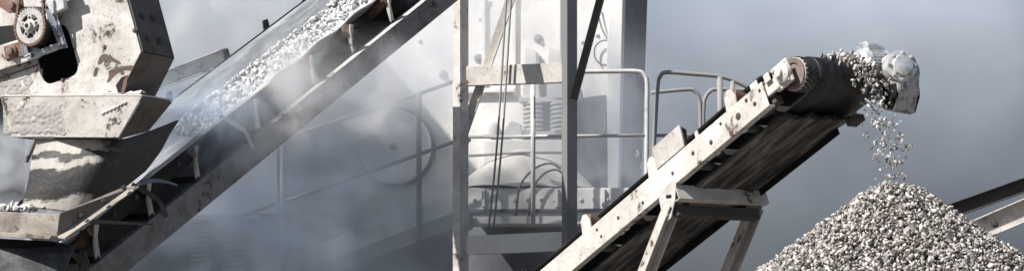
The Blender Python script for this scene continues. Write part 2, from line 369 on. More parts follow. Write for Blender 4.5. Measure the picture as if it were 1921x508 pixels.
def stone(name, meshes, pos, size, label, group):
    o = bpy.data.objects.new(name, random.choice(meshes)); col.objects.link(o)
    o.location = pos; o.scale = (size,) * 3; o.rotation_euler = [random.uniform(0, 6.28) for _ in range(3)]
    return tag(o, label, 'stone', group)

# ------------------------------------------------------------------ ground
g = MB(); g.grid(lambda a, b: ((a - 0.5) * 1600, (b - 0.5) * 1600, 0), 8, 8)
go = g.build('ground', M['ground']); go['kind'] = 'structure'; go['label'] = 'dusty grey quarry ground'

# ================================================================== DISCHARGE CONVEYOR (right)
A = P(1075, 505, 0.9); B = P(1443, 198, -1.25)
d = (B - A).normalized(); dh = V((d.x, d.y, 0)).normalized(); c = V((-dh.y, dh.x, 0)); n = d.cross(c)
def frame(o, u, v, w): 
    m = Matrix((u, v, w)).transposed().to_4x4(); m.translation = o; return m
MR = frame(A, d, c, n); LR = (B - A).length
rc = empty('discharge_conveyor', MR)
tag(rc, 'cream framed conveyor with black belt tipping stones onto the big stone pile', 'conveyor')
def ru(px): return (px - 1075) / (1443 - 1075) * LR     # metres along the stringer from a photo column of its lower edge
W0, W1 = 0.0, 0.225
def rut(px, w=0.225):
    lo, hi = -3.0, 6.0
    for _ in range(40):
        m_ = (lo + hi) / 2
        if pix(MR @ V((m_, 0, w)))[0] < px: lo = m_
        else: hi = m_
    return lo
FW = 1.0
# near stringer: folded channel
def stringer(v0, sgn, u0, u1, name, mat, h=W1, t=0.012, fl=0.07):
    mb = MB(); mb.box((u0, v0, 0), (u1, v0 + t * sgn, h)) if sgn > 0 else mb.box((u0, v0 - t, 0), (u1, v0, h))
    a, b = (v0 + t * sgn, v0 + fl * sgn) if sgn > 0 else (v0 - fl, v0 - t)
    mb.box((u0, a, 0), (u1, b, t)); mb.box((u0, a, h - t), (u1, b, h))
    return mb.build(name, mat, rc, bevel=0.005)
stringer(0, 1, -3.6, ru(1443), 'stringer', M['cream'])
stringer(FW, -1, -3.6, ru(1443), 'stringer', M['cream_dirty'])
# head extension arms holding the bearings
uh = ru(1443)
_h = MR.inverted() @ onplane(1487, 139, MR @ V((0, 0.09, 0)), c)
HC = (_h.x, 0, _h.z)        # head drum axis position (u, w)
RD = 0.132
for v0, mt in ((0.035, 'cream_worn'), (FW - 0.07, 'cream_worn')):
    mb = MB(); mb.hexa([(uh - 0.3, v0, 0.10), (HC[0], v0, HC[2] - 0.05), (HC[0], v0 + 0.035, HC[2] - 0.05), (uh - 0.3, v0 + 0.035, 0.10), (uh - 0.3, v0, 0.215), (HC[0], v0, HC[2] + 0.05), (HC[0], v0 + 0.035, HC[2] + 0.05), (uh - 0.3, v0 + 0.035, 0.215)]); mb.build('head_arm', M[mt], rc, bevel=0.006)
# head drum with lagging
dr = MB(); dr.lathe((HC[0], 0.09, HC[2]), (0, 1, 0), [(0.0, RD * 0.2), (0.012, RD * 0.62), (0.0, RD * 0.7), (0.0, RD * 0.98), (0.02, RD), (0.80, RD), (0.82, RD * 0.95)], 40)
drum = dr.build('head_drum', M['pink'], rc, auto=35)
# diamond lagging: raised rubber lozenges around the drum end
lg = MB(); 
NA, NVv = 22, 4
for i in range(NA):
    for j in range(NVv):
        a = 2 * math.pi * (i + 0.5 * (j % 2)) / NA; da = 2 * math.pi / NA * 0.42; v0 = 0.135 + j * 0.033; dv = 0.028
        def q(aa, vv, r): return (HC[0] + math.cos(aa) * r, vv, HC[2] + math.sin(aa) * r)
        r0, r1 = RD, RD + 0.013
        pts = [(a - da, v0), (a, v0 - dv), (a + da, v0), (a, v0 + dv)]
        lg.hexa([q(x, y, r0) for x, y in pts] + [q(x, y, r1) for x, y in pts])
lgb = MB(); lgb.lathe((HC[0], 0.105, HC[2]), (0, 1, 0), [(0, RD * 0.97), (0.0, RD + 0.004), (0.78, RD + 0.004), (0.78, RD * 0.97)], 40); lgb.build('lagging_sleeve', M['powder'], drum, auto=35)
lo = lg.build('lagging', M['lag'], drum); lo['kind'] = 'stuff'
# belt: carrying run (troughed), wrap, return run
BV0, BV1 = 0.245, 0.95
def belt_path():
    pts = []
    Rb = RD + 0.016
    for u_ in np.linspace(-3.6, HC[0] - 0.5, 24): pts.append((u_, 0.30, 1.0))
    for u_ in np.linspace(HC[0] - 0.4, HC[0], 5)[:-1]: pts.append((u_, 0.30 + (HC[2] + Rb - 0.30) * ((u_ - HC[0] + 0.5) / 0.5), max(0, (HC[0] - u_ - 0.05) / 0.45)))
    for a in np.linspace(math.pi / 2, -math.pi / 2, 20): pts.append((HC[0] + math.cos(a) * Rb, HC[2] + math.sin(a) * Rb, 0))
    e = pts[-1]
    for k in np.linspace(0.05, 1, 30): pts.append((e[0] + (-3.6 - e[0]) * k, e[1] + (0.012 - e[1]) * min(1, k * 4), 0))
    return pts
bp_ = belt_path()
def belt_pt(i, s):
    u_, w_, tr = bp_[i]; vv = BV0 + (BV1 - BV0) * s; x = abs(2 * s - 1)
    return (u_, vv, w_ + tr * 0.13 * max(0, (x - 0.35) / 0.65))
mb = MB(); mb.grid(lambda a, b: belt_pt(round(a * (len(bp_) - 1)), b), len(bp_) - 1, 12)
mb.build('belt', M['belt'], rc, smooth=True, solid=0.012)
# bottom cover sheet with a torn front edge
def cover(a, b):
    u_ = -3.6 + (uh - 0.06 + 0.09 * b + 0.02 * math.sin(b * 23) + 0.012 * math.sin(b * 61) + 3.6) * a
    lip = max(0, (u_ - (uh - 0.25)) / 0.3)
    return (u_, BV0 - 0.04 + b * (FW - 0.06 - BV0 + 0.04), -0.020 - 0.03 * lip * b - 0.02 * lip * abs(math.sin(b * 19)) - 0.008 * math.sin(b * 9) ** 2)
mb = MB(); mb.grid(lambda a, b: cover(a ** 0.45, b), 60, 40)
mb.build('cover_sheet', M['beltunder'], rc, smooth=True, solid=0.008)
def tear(a, b):
    p = V(cover(1.0, b)); return (p.x + 0.05 * a - 0.03, p.y, p.z - 0.012 - 0.03 * a * abs(math.sin(b * 27 + 1)) + 0.012 * a)
mb = MB(); mb.grid(tear, 3, 60); mb.build('torn_edge', M['black'], rc, solid=0.01)
# bearing housings
for v0 in (-0.005, FW - 0.045):
    b = MB(); b.box((HC[0] - 0.13, v0 + 0.0, HC[2] - 0.10), (HC[0] + 0.07, v0 + 0.03, HC[2] + 0.11))
    bo = b.build('bearing_plate', M['cream_worn'], rc, bevel=0.01)
    b = MB(); b.lathe((HC[0], v0, HC[2]), (0, -1, 0), [(0, 0.085), (0.03, 0.08), (0.045, 0.06), (0.05, 0.04), (0.075, 0.036), (0.08, 0.02)], 20)
    b.build('bearing', M['cream_worn'], bo, auto=40)
    for du, dw in ((-0.09, 0.08), (-0.09, -0.07), (0.045, 0.08), (0.045, -0.07)):
        bb = bpy.data.objects.new('bolt', BOLT['cream']); col.objects.link(bb); bb.parent = bo
        bb.matrix_local = Matrix.Translation((HC[0] + du - 0.01, v0 - 0.001, HC[2] + dw)) @ Matrix.Rotation(R(90), 4, 'X')
# lugs and tabs on the top of the stringer
def lug(u0, w, h, lean=0, mat='cream', t=0.012, name='lug'):
    mb = MB(); mb.prism([(u0, 0.004, W1 - 0.04), (u0 + w, 0.004, W1 - 0.04), (u0 + w + lean, 0.004, W1 + h), (u0 + lean, 0.004, W1 + h)], (0, t, 0))
    return mb.build(name, M[mat], rc, bevel=0.004)
lug(rut(1408), 0.09, 0.05); lug(rut(1304), 0.045, 0.055, mat='cream_worn'); lug(rut(1432), 0.07, 0.035) 
# idler brackets with rollers
def idler(u0, mat='cream', roll='rust', s=1.0):
    mb = MB(); mb.prism([(u0 - 0.06, 0.01, W1 - 0.02), (u0 + 0.08, 0.01, W1 - 0.02), (u0 + 0.10, 0.01, W1 + 0.07 * s), (u0 + 0.07, 0.01, W1 + 0.15 * s), (u0 + 0.02, 0.01, W1 + 0.165 * s), (u0 - 0.03, 0.01, W1 + 0.12 * s)], (0, 0.02, 0))
    br = mb.build('idler_bracket', M[mat], rc, bevel=0.006)
    mb = MB(); mb.lathe((u0 + 0.05, 0.035, W1 + 0.11 * s), (0, 0.93, -0.36), [(0, 0.03), (0.0, 0.055), (0.3, 0.055), (0.3, 0.02)], 20)
    mb.build('roller', M[roll], br, auto=40)
for px_, m_ in ((1368, 'cream'), (1222, 'cream'), (1097, 'cream_worn'), (978, 'black')): idler(rut(px_), m_, 'rust' if m_ != 'black' else 'black')
# guard plate standing on the stringer
gu0, gu1 = rut(1232), rut(1284)
mb = MB(); mb.prism([(gu0, 0.0, W1 + 0.01), (gu1, 0.0, W1 + 0.01), (gu1 + 0.05, -0.03, W1 + 0.19), (gu0 + 0.06, -0.03, W1 + 0.19)], (0, 0.010, 0))
gp = mb.build('guard_plate', M['cream'], rc, bevel=0.003)
mb = MB(); mb.prism([(gu1, 0.012, W1 + 0.01), (gu1 + 0.05, -0.018, W1 + 0.17), (gu1 + 0.02, 0.06, W1 + 0.16), (gu1 - 0.03, 0.06, W1 + 0.01)], (0.008, 0, 0))
mb.build('plate_return', M['darksteel'], gp, bevel=0.002)
# bolt holes and bolts along the near web
for px_, fr, s in ((1120, .72, .6), (1128, .35, .6), (1160, .5, .7), (1206, .3, .7), (1262, .45, .7), (1300, .55, .8), (1334, .4, .9), (1352, .75, .6), (1385, .5, 1.25), (1400, .8, .7), (1416, .45, .8), (1425, .75, .6)):
    bo = bpy.data.objects.new('bolt', BOLT['darksteel']); col.objects.link(bo); bo.parent = rc
    bo.matrix_local = Matrix.Translation((rut(px_, W1 * fr), -0.001, W1 * fr)) @ Matrix.Rotation(R(90), 4, 'X') @ Matrix.Diagonal((s, s, 0.5, 1))
# cross members and clamps under the frame
for u_ in (-1.9, ru(1020), ru(1180), ru(1330), ru(1420)):
    mb = MB(); mb.box((u_ - 0.03, 0.075, 0.05), (u_ + 0.03, FW - 0.075, 0.11)); mb.build('cross_member', M['darksteel'], rc, bevel=0.004)
for u_ in (ru(1120), ru(1310), ru(1390)):
    mb = MB(); mb.lathe((u_, 0.07, -0.06), (0, 1, 0), [(0, 0.02), (0.0, 0.035), (0.86, 0.035), (0.86, 0.02)], 16); rr_ = mb.build('return_roller', M['darksteel'], rc, auto=40)
    rr_.location.z = 0.10
for px_ in (1165, 1175, 1345, 1392):
    mb = MB(); mb.box((ru(px_), 0.03, -0.02), (ru(px_) + 0.05, 0.055, 0.0)); mb.build('clamp', M['cream'], rc, bevel=0.003)
# lower edge guard strips on the far side, with bright worn edges
mb = MB(); mb.box((-3.6, FW - 0.05, -0.075), (ru(1415), FW - 0.038, 0.0)); mb.build('far_skirt', M['black'], rc, bevel=0.003)
mb = MB(); mb.box((uh - 0.02, FW - 0.16, -0.13), (uh + 0.10, FW - 0.05, -0.07)); mb.build('scraper_mount', M['darksteel'], rc, bevel=0.006)
mb = MB(); mb.box((uh - 0.24, 0.075, 0.03), (uh + 0.02, 0.16, 0.10)); mb.build('tail_bracket', M['darksteel'], rc, bevel=0.004)

# --- trestle under it
T = A + d * rut(1262, 0.0)
MT = frame(V((T.x, T.y, 0)), dh, c, V((0, 0, 1)))
tr = empty('conveyor_trestle', MT)
tag(tr, 'cream steel trestle with two splayed legs carrying the black belted conveyor', 'trestle')
zt = T.z + 0.07
def tb(name, a, b, w, h, mat, bev=0.005, up=(0, 0, 1)):
    mb = MB(); mb.bar(a, b, w, h, up); return mb.build(name, M[mat], tr, bevel=bev)
ub = rut(1266, 0.0)
LT = MT.inverted() @ MR
def lt(pts): return [LT @ V(p) for p in pts]
def cbox(mb, a, b):
    (x0, y0, z0), (x1, y1, z1) = a, b
    mb.hexa(lt([(x0, y0, z0), (x1, y0, z0), (x1, y1, z0), (x0, y1, z0), (x0, y0, z1), (x1, y0, z1), (x1, y1, z1), (x0, y1, z1)]))
mb = MB(); cbox(mb, (ub, -0.01, -0.145), (ub + 0.012, FW + 0.03, -0.006)); cbox(mb, (ub - 0.09, -0.01, -0.018), (ub, FW + 0.03, -0.006)); cbox(mb, (ub - 0.05, -0.01, -0.145), (ub, FW + 0.03, -0.133))
mb.build('crossbeam', M['cream_worn'], tr, bevel=0.004)
mb = MB(); cbox(mb, (ub - 0.16, 0.03, -0.24), (ub - 0.10, FW - 0.02, -0.14)); mb.build('crossbeam', M['darksteel'], tr, bevel=0.004)
mb = MB(); mb.box((-0.12, 0.16, zt - 0.235), (-0.108, FW - 0.25, zt - 0.19)); mb.build('tie_bar', M['cream_worn'], tr, bevel=0.003)
for v0 in (0.0, FW - 0.05):
    a = V((-0.03, v0 + 0.03, zt - 0.22)); bt = V((-0.02 - 0.62 * (zt - 0.2) , v0 + 0.03, 0.02))
    mb = MB(); mb.channel(a, bt, 0.09, 0.135, 0.012, up=(0, 1, 0), side=1)
    mb.build('leg', M['cream_worn'], tr, bevel=0.003)
    mb = MB(); mb.box((bt.x - 0.14, bt.y - 0.1, 0.0), (bt.x + 0.1, bt.y + 0.1, 0.02)); mb.build('foot_plate', M['rust'], tr)
# gusset plates
vo = -0.014
zg = T.z
mb = MB(); mb.prism([(-0.17, vo, zg - 0.10), (-0.10, vo, zg - 0.01), (0.02, vo, zg + 0.06), (0.06, vo, zg + 0.03), (0.045, vo, zg - 0.12), (-0.01, vo, zg - 0.27), (-0.07, vo, zg - 0.30), (-0.14, vo, zg - 0.20)], (0, 0.013, 0))
gs = mb.build('gusset', M['cream_worn'], tr, bevel=0.004)
mb = MB(); mb.box((-0.07, vo - 0.003, zg - 0.10), (0.0, vo + 0.001, zg - 0.072)); mb.build('slot', M['black'], gs)
for x_, z_ in ((-0.11, zg - 0.15), (-0.045, zg - 0.24)):
    bo = bpy.data.objects.new('bolt', BOLT['cream']); col.objects.link(bo); bo.parent = gs
    bo.matrix_local = Matrix.Translation((x_, vo - 0.001, z_)) @ Matrix.Rotation(R(90), 4, 'X')
mb = MB(); mb.prism([(-0.05, FW + 0.022, zt - 0.02), (0.05, FW + 0.022, zt - 0.02), (0.05, FW + 0.022, zt - 0.15), (-0.02, FW + 0.022, zt - 0.26), (-0.08, FW + 0.022, zt - 0.2)], (0, 0.012, 0))
mb.build('gusset', M['cream_worn'], tr, bevel=0.004)

# --- gear motor at the far end of the drum
head = MR @ V((HC[0], FW, HC[2]))
gm = empty('gear_motor', frame(head, dh, c, V((0, 0, 1))) @ Matrix.Scale(0.88, 4))
tag(gm, 'silver gear motor with ribbed round body behind the falling stones at belt end', 'gear motor')
ax = V((0.25, 0.97, 0.0)).normalized()
cm = V((-0.11, -0.10, 0.155))
mb = MB(); mb.lathe(cm, ax, [(0.0, 0.05), (0.0, 0.13), (0.02, 0.155), (0.07, 0.17), (0.09, 0.17)], 40); mb.build('end_bell', M['silver'], gm, auto=40)
mb = MB(); mb.lathe(cm + ax * 0.09, ax, [(0, 0.135), (0.16, 0.135)], 40); body = mb.build('motor_body', M['silver'], gm, auto=40)
ref = ax.orthogonal().normalized(); bi = ax.cross(ref)
for k in range(30):
    a = 2 * math.pi * k / 30; rd = ref * math.cos(a) + bi * math.sin(a); tg = ax.cross(rd)
    mb = MB(); p0 = cm + ax * 0.092; p1 = cm + ax * 0.245
    mb.hexa([p0 + rd * 0.13 - tg * .004, p0 + rd * 0.13 + tg * .004, p1 + rd * 0.13 + tg * .004, p1 + rd * 0.13 - tg * .004, p0 + rd * 0.165 - tg * .003, p0 + rd * 0.165 + tg * .003, p1 + rd * 0.165 + tg * .003, p1 + rd * 0.165 - tg * .003])
    mb.build('cooling_fin', M['silver'], body)
mb = MB(); mb.lathe(cm + ax * 0.25, ax, [(0, 0.10), (0, 0.16), (0.03, 0.165), (0.05, 0.15), (0.06, 0.1)], 36); mb.build('end_flange', M['silver'], gm, auto=40)
mb = MB(); mb.prism([cm + V((-0.09, 0.08, 0.13)), cm + V((0.09, 0.06, 0.13)), cm + V((0.09, 0.05, 0.20)), cm + V((0.05, 0.05, 0.235)), cm + V((-0.07, 0.07, 0.225)), cm + V((-0.09, 0.08, 0.19))], (0.03, 0.20, -0.02)); mb.build('terminal_box', M['silver'], gm, bevel=0.012)
c2 = V((0.05, 0.13, 0.07))
fa = V((0.92, -0.38, 0.1)).normalized()
mb = MB(); mb.lathe(c2 + V((0.13, 0.0, 0.045)), fa, [(0, 0.10), (0.0, 0.15), (0.13, 0.15), (0.135, 0.14), (0.135, 0.105), (0.165, 0.095), (0.18, 0.04)], 36); fl = mb.build('gear_flange', M['silver'], gm, auto=40)
for k in range(8):
    a = 2 * math.pi * k / 8; r1 = fa.orthogonal().normalized(); r2 = fa.cross(r1)
    bo = bpy.data.objects.new('bolt', BOLT['cream']); col.objects.link(bo); bo.parent = fl
    bo.matrix_local = Matrix.Translation(c2 + V((0.13, 0.0, 0.045)) + fa * 0.136 + (r1 * math.cos(a) + r2 * math.sin(a)) * 0.123) @ fa.to_track_quat('Z', 'Y').to_matrix().to_4x4() @ Matrix.Scale(0.8, 4)
mb = MB(); mb.prism([c2 + V((x_, -0.10, z_)) for x_, z_ in [(0.10 + 0.155 * math.cos(R(a_)), 0.02 + 0.155 * math.sin(R(a_))) for a_ in range(-20, 201, 20)] + [(-0.03, -0.14), (0.02, -0.33), (0.17, -0.37), (0.24, -0.16)]], (0.03, 0.27, -0.02))
gb = mb.build('gearbox', M['gearbox'], gm, bevel=0.03)
mb = MB(); mb.prism([c2 + V((x_, -0.112, z_)) for x_, z_ in [(0.05, -0.12), (0.22, -0.10), (0.225, -0.2), (0.165, -0.35), (0.06, -0.32)]], (0.03, 0.30, -0.02)); mb.build('gearbox_boot', M['black'], gb, bevel=0.012)
mb = MB(); mb.lathe(c2 + V((0.19, 0.06, -0.1)), (1, 0, 0), [(0, 0.075), (0.03, 0.07), (0.04, 0.05), (0.045, 0.02)], 24); mb.build('gearbox_cover', M['black'], gb, auto=40)
mb = MB(); mb.lathe(c2 + V((0.10, 0.19, 0.04)), (0.4, 0.9, 0), [(0, 0.04), (0.07, 0.04), (0.08, 0.02)], 16); mb.build('shaft_end', M['steel'], gm, auto=40)
mb = MB(); mb.bar(V((0, -0.04, -0.02)), V((0.06, 0.22, -0.02)), 0.08, 0.08); mb.build('drive_shaft', M['steel'], gm)

mb = MB(); mb.bar(V((-0.34, -0.02, -0.10)), V((0.02, 0.14, -0.16)), 0.05, 0.02); mb.build('torque_arm', M['darksteel'], gm, bevel=0.004)
cab = [cm + V((0.02, 0.22, 0.16)), cm + V((0.0, 0.30, 0.17)), cm + V((-0.05, 0.33, 0.08)), cm + V((-0.10, 0.30, -0.06)), cm + V((-0.22, 0.24, -0.2)), cm + V((-0.5, 0.20, -0.42))]
mb = MB(); mb.tube(cab, 0.012, 8); mb.build('power_cable', M['black'], gm, smooth=True)

# ================================================================== STONE PILE
apex = P(1672, 327, -1.55)
HP = apex.z; RP = HP / 0.70
def pile_h(x, y):
    dx, dy = x - apex.x, y - apex.y
    r = math.hypot(dx * (0.95 if dx > 0 else 1.08), dy)
    h = HP - 0.70 * r - 0.08 * math.exp(-(r / 0.13) ** 2)
    h += 0.045 * mnoise.noise((x * 1.7, y * 1.7, 3.1)) + 0.02 * mnoise.noise((x * 5, y * 5, 1.1))
    return h
mb = MB(); NR, NA = 60, 90
def cone(a, b):
    r = RP * 1.08 * a; t = 2 * math.pi * b; x = apex.x + r * math.cos(t); y = apex.y + r * math.sin(t)
    return (x, y, max(pile_h(x, y), -0.3) - 0.05)
mb.grid(cone, NR, NA)
core = mb.build('stone_pile', M['fines'], smooth=True)
tag(core, 'tall cone of crushed pale stone under the discharging conveyor', 'stone pile')
N = 60000
rr = 2.75 * np.sqrt(rng.uniform(0, 1, N)); tt = rng.uniform(0, 2 * np.pi, N)
xs = apex.x + rr * np.cos(tt); ys = apex.y + rr * np.sin(tt)
sz = rng.gamma(3.0, 0.0040, N) + 0.0065; sz = np.clip(sz, 0.008, 0.038)
zs = np.array([pile_h(x, y) for x, y in zip(xs, ys)]) + 0.03 * rng.uniform(-1, 1, N)
pos = np.stack([xs, ys, zs], 1)
kk = (ys + D) / D; ppx = xs / kk * PPM + 960.5; ppy = 254 - ((zs - CAMZ) / kk - RISE) * PPM
vis = (ppx < 1925) & (ppy < 512) & (ys < apex.y + 0.1)
score = np.where(vis, sz / kk, 0); idx = np.argsort(-score)[:150]
msk = np.ones(N, bool); msk[idx] = False
po = gravel('pile_gravel', pos[msk], sz[msk], M['gravel']); po['kind'] = 'stuff'; po['label'] = 'countless small pale stones covering the pile'; po['category'] = 'gravel'
for i in idx:
    stone('stone', SM, V(pos[i]) + V((0, -0.3, 0.7)).normalized() * 0.0, sz[i] * 1.05, 'large pale crushed stone lying on the surface of the stone pile', 'large stones on the stone pile')

# --- stones going over the head drum and falling
hd = lambda v, a, r: MR @ V((HC[0] + math.cos(a) * r, v, HC[2] + math.sin(a) * r))
cnt = 0
for i in range(190):          # stream bending over the drum, far half of the belt
    a = random.uniform(-0.75, 1.75); v0 = random.gauss(0.68, 0.10) - 0.03 * a
    p = hd(min(v0, 0.93), a, RD + 0.03 + abs(random.gauss(0, 0.025)) + max(0, 0.3 - a) * 0.10)
    stone('tipping_stone', SM, p, random.uniform(0.014, 0.031), 'pale stone sliding over the belt end at the head drum', 'stones tipping over the conveyor head drum')
p0 = hd(0.74, -0.3, RD + 0.05)
for i in range(270):          # free fall towards the apex
    s = random.random() ** 1.05 * 0.99
    q = p0.lerp(V((apex.x + 0.02, apex.y, apex.z - 0.06)), s)
    q.x += 0.10 * math.sin(s * math.pi) * 0.3 + random.gauss(0, 0.055 + 0.015 * s); q.y += random.gauss(0, 0.08); 
    stone('falling_stone', SM, q, random.uniform(0.009, 0.026) * (1 - 0.2 * s), 'pale stone falling through the air between belt end and pile top', 'stones falling onto the pile')

# beams running off behind the pile
def beam_thing(name, a, b, w, h, mat, label, holes=()):
    e = empty(name, Matrix.Translation(a)); a2, b2 = V((0, 0, 0)), b - a
    mb = MB(); mb.channel(a2, b2, w, h, 0.012, side=1); mb.build('web', M[mat], e, bevel=0.004)
    dd = (b2).normalized()
    for s_ in holes:
        bolt(e, a + b2 * s_ + V((0, -w / 2 - 0.012, 0)), (0, -1, 0), 1.5, 'darksteel')
    return tag(e, label, 'beam', kind='thing')
beam_thing('steel_beam', P(1720, 418, 1.6), P(2700, 72, 0.7), 0.08, 0.14, 'darksteel', 'sloping steel beam coloured dark as shade behind the stone pile, above a pale one')  # dark steel colour stands in for the shade on this beam
beam_thing('steel_beam', P(1700, 489, 0.6), P(2700, 62, -0.3), 0.09, 0.20, 'cream', 'pale cream sloping steel beam with bolt behind the stone pile', (0.17,))

# ================================================================== LOADED CONVEYOR (left)
A2 = P(239, 508, -0.2); B2 = P(861, 0, 3.2)
d2 = (B2 - A2).normalized(); dh2 = V((d2.x, d2.y, 0)).normalized(); cc2 = V((-dh2.y, dh2.x, 0)); n2_ = d2.cross(cc2)
ML = frame(A2, d2, cc2, n2_); LL = (B2 - A2).length
lc = empty('loaded_conveyor', ML)
tag(lc, 'dusty inclined conveyor carrying white stones up from under the hopper', 'conveyor')
def lu(px):        # column along the stringer's lower edge -> metres
    lo, hi = -3.0, 9.0
    for _ in range(40):
        m_ = (lo + hi) / 2
        if pix(A2 + d2 * m_)[0] < px: lo = m_
        else: hi = m_
    return lo
H2 = 0.235
def lpart(mb, name, mat, parent=None, **k): return mb.build(name, M[mat], parent or lc, **k)
U0, U1, UB = -1.2, LL + 0.2, 4.75
mb = MB(); mb.box((U0, 0, 0), (U1, 0.012, H2)); mb.box((U0, 0.012, 0), (U1, 0.075, 0.012)); mb.box((U0, 0.012, H2 - 0.012), (U1, 0.085, H2)); lpart(mb, 'stringer', 'stringer', bevel=0.005)
mb = MB(); mb.box((2.2, -0.05, H2 + 0.002), (U1, 0.03, H2 + 0.012)); lpart(mb, 'highlight_flange', 'cream', bevel=0.003)  # pale lip added only where the top edge shows a sunlit highlight
mb = MB(); mb.box((U0, 1.12, 0), (UB, 1.132, H2)); mb.box((U0, 1.05, 0), (UB, 1.12, 0.012)); mb.box((U0, 1.04, H2 - 0.012), (UB, 1.12, H2)); lpart(mb, 'stringer', 'cream_dirty', bevel=0.005)
LB0, LB1 = 0.10, 1.04; WE, WC = 0.53, 0.37
def trough(s):
    x = abs(2 * s - 1); e = max(0, (x - 0.33) / 0.67); return WC + (WE + (0.08 if s > 0.5 else 0) - WC) * (e ** 1.25)
def lbelt(u_, s):
    sag = 0.014 * math.sin(u_ * 2 * math.pi / 0.62) * max(0, 1 - 2 * s) ** 2
    return (u_, LB0 + (LB1 - LB0) * s, trough(s) + sag)
mb = MB(); mb.grid(lambda a, b: lbelt(U0 + (UB - U0) * a, b), 110, 20); lpart(mb, 'belt', 'beltdust', smooth=True, solid=0.014)
for s_, mt_ in ((0.0, 'litpale'), (1.0, 'black')):  # pale near tube imitates the belt edge catching light
    mb = MB(); mb.tube([lbelt(U0 + (UB - U0) * k / 60, s_) for k in range(61)], 0.011, 6); lpart(mb, 'belt_edge', mt_, smooth=True)
mb = MB(); mb.grid(lambda a, b: (U0 + (UB - U0) * a, 0.12 + 0.9 * b, 0.06), 40, 2); lpart(mb, 'return_belt', 'belt', solid=0.012)
mb = MB(); mb.lathe((UB, 0.10, 0.21), (0, 1, 0), [(0, 0.03), (0.0, 0.145), (0.94, 0.145), (0.94, 0.03)], 32); lpart(mb, 'head_drum', 'darksteel', auto=40)
# idlers
def lidler(u0, lean=0.1, mat='cream_worn'):
    k = lean
    mb = MB(); mb.prism([(u0 - 0.025, 0.02, H2), (u0 + 0.04, 0.02, H2), (u0 + 0.035 + k * .6, 0.03, H2 + 0.17), (u0 + 0.03 + k, 0.0, H2 + 0.26), (u0 - 0.01 + k, 0.0, H2 + 0.285), (u0 - 0.03 + k, 0.0, H2 + 0.25), (u0 - 0.025 + k * .6, 0.03, H2 + 0.16)], (0, 0.016, 0))
    br = lpart(mb, 'idler_bracket', mat, bevel=0.005)
    ur = u0 - 0.025 + k
    mb = MB(); mb.lathe((ur, 0.045, WE - 0.045), (0, 0.86, -0.46), [(0, 0.02), (0, 0.05), (0.30, 0.05), (0.30, 0.02)], 20); mb.build('wing_roller', M['rust'], br, auto=40)
    mb = MB(); mb.lathe((ur + 0.03, 0.40, WC - 0.065), (0, 1, 0), [(0, 0.02), (0, 0.05), (0.31, 0.05), (0.31, 0.02)], 16); mb.build('centre_roller', M['darksteel'], br, auto=40)
    mb = MB(); mb.lathe((ur, 1.11, 0.50), (0, -0.88, -0.47), [(0, 0.02), (0, 0.05), (0.32, 0.05), (0.32, 0.02)], 20); mb.build('wing_roller', M['darksteel'], br, auto=40)
    mb = MB(); mb.box((u0 - 0.035, 0.02, H2), (u0 + 0.035, 1.11, H2 + 0.03)); mb.build('idler_base', M['black'], br)
    mb = MB(); mb.prism([(u0 - 0.03, 1.105, H2), (u0 + 0.05, 1.105, H2), (u0 + 0.05 + k, 1.11, H2 + 0.43), (u0 - 0.02 + k, 1.11, H2 + 0.445), (u0 - 0.05 + k, 1.11, H2 + 0.38)], (0, 0.014, 0)); mb.build('idler_arm', M['darksteel'], br)
def lub(px, py):    # place by where the bracket foot meets the stringer top
    best = None
    for k in np.linspace(-1, LL + 1, 700):
        q = pix(ML @ V((k, 0, H2)))
        e = abs(q[0] - px)
        if best is None or e < best[0]: best = (e, k)
    return best[1]
for px_, ln in ((668, .1), (596, .09), (488, .12), (374, .14), (288, .12), (186, .14), (740, .1)): lidler(lub(px_, 0), ln)
# bent hanger bars along the near side
for px_ in (462, 300, 158):
    u_ = lub(px_, 0); mb = MB()
    pts = [(u_ + 0.02, -0.03, H2 - 0.06), (u_ + 0.03, -0.02, H2 + 0.10), (u_ - 0.02, 0.0, H2 + 0.20), (u_ - 0.10, 0.06, H2 + 0.34)]
    for a_, b_ in zip(pts, pts[1:]): mb.bar(a_, b_, 0.045, 0.012, (0, 1, 0))
    lpart(mb, 'hanger_bar', 'darksteel' if px_ < 400 else 'cream_dirty', bevel=0.002)
# skirt boards at the loading zone
us0, us1 = -0.2, 2.40
mb = MB(); mb.prism([(us0, 0.06, WE - 0.16), (us1, 0.06, WE - 0.12), (us1 + 0.15, 0.06, WE - 0.01), (us0, 0.06, WE + 0.01)], (0, 0.010, 0)); sk = lpart(mb, 'skirt_board', 'black', bevel=0.003)  # near board blackened to deepen the shade under the belt
mb = MB(); mb.box((us0, 0.03, WE + 0.005), (us1 + 0.05, 0.098, WE + 0.017)); mb.build('skirt_flange', M['cream_dirty'], sk, bevel=0.002)
for k in range(9):
    u_ = us0 + 0.1 + k * (us1 - us0) / 9
    bo = bpy.data.objects.new('bolt', BOLT['darksteel']); col.objects.link(bo); bo.parent = sk
    bo.matrix_local = Matrix.Translation((u_, 0.059, WE - 0.07)) @ Matrix.Rotation(R(90), 4, 'X')
mb = MB(); mb.prism([(us0, 1.05, WE), (us0 + 2.25, 1.05, WE + 0.05), (us0 + 2.1, 1.05, WE + 0.16), (us0, 1.05, WE + 0.18)], (0, 0.010, 0)); lpart(mb, 'skirt_board', 'darksteel', bevel=0.003)
mb = MB(); mb.grid(lambda a, b: ML.inverted() @ P(262 + 70 * a, 338 - 6 * math.sin(a * 3.1) + 8 * a + 9 * b * (1 - a * 0.8), -0.35 + 0.25 * a - 0.06 * b), 14, 3); lpart(mb, 'torn_strip', 'beltdust', smooth=True, solid=0.008)
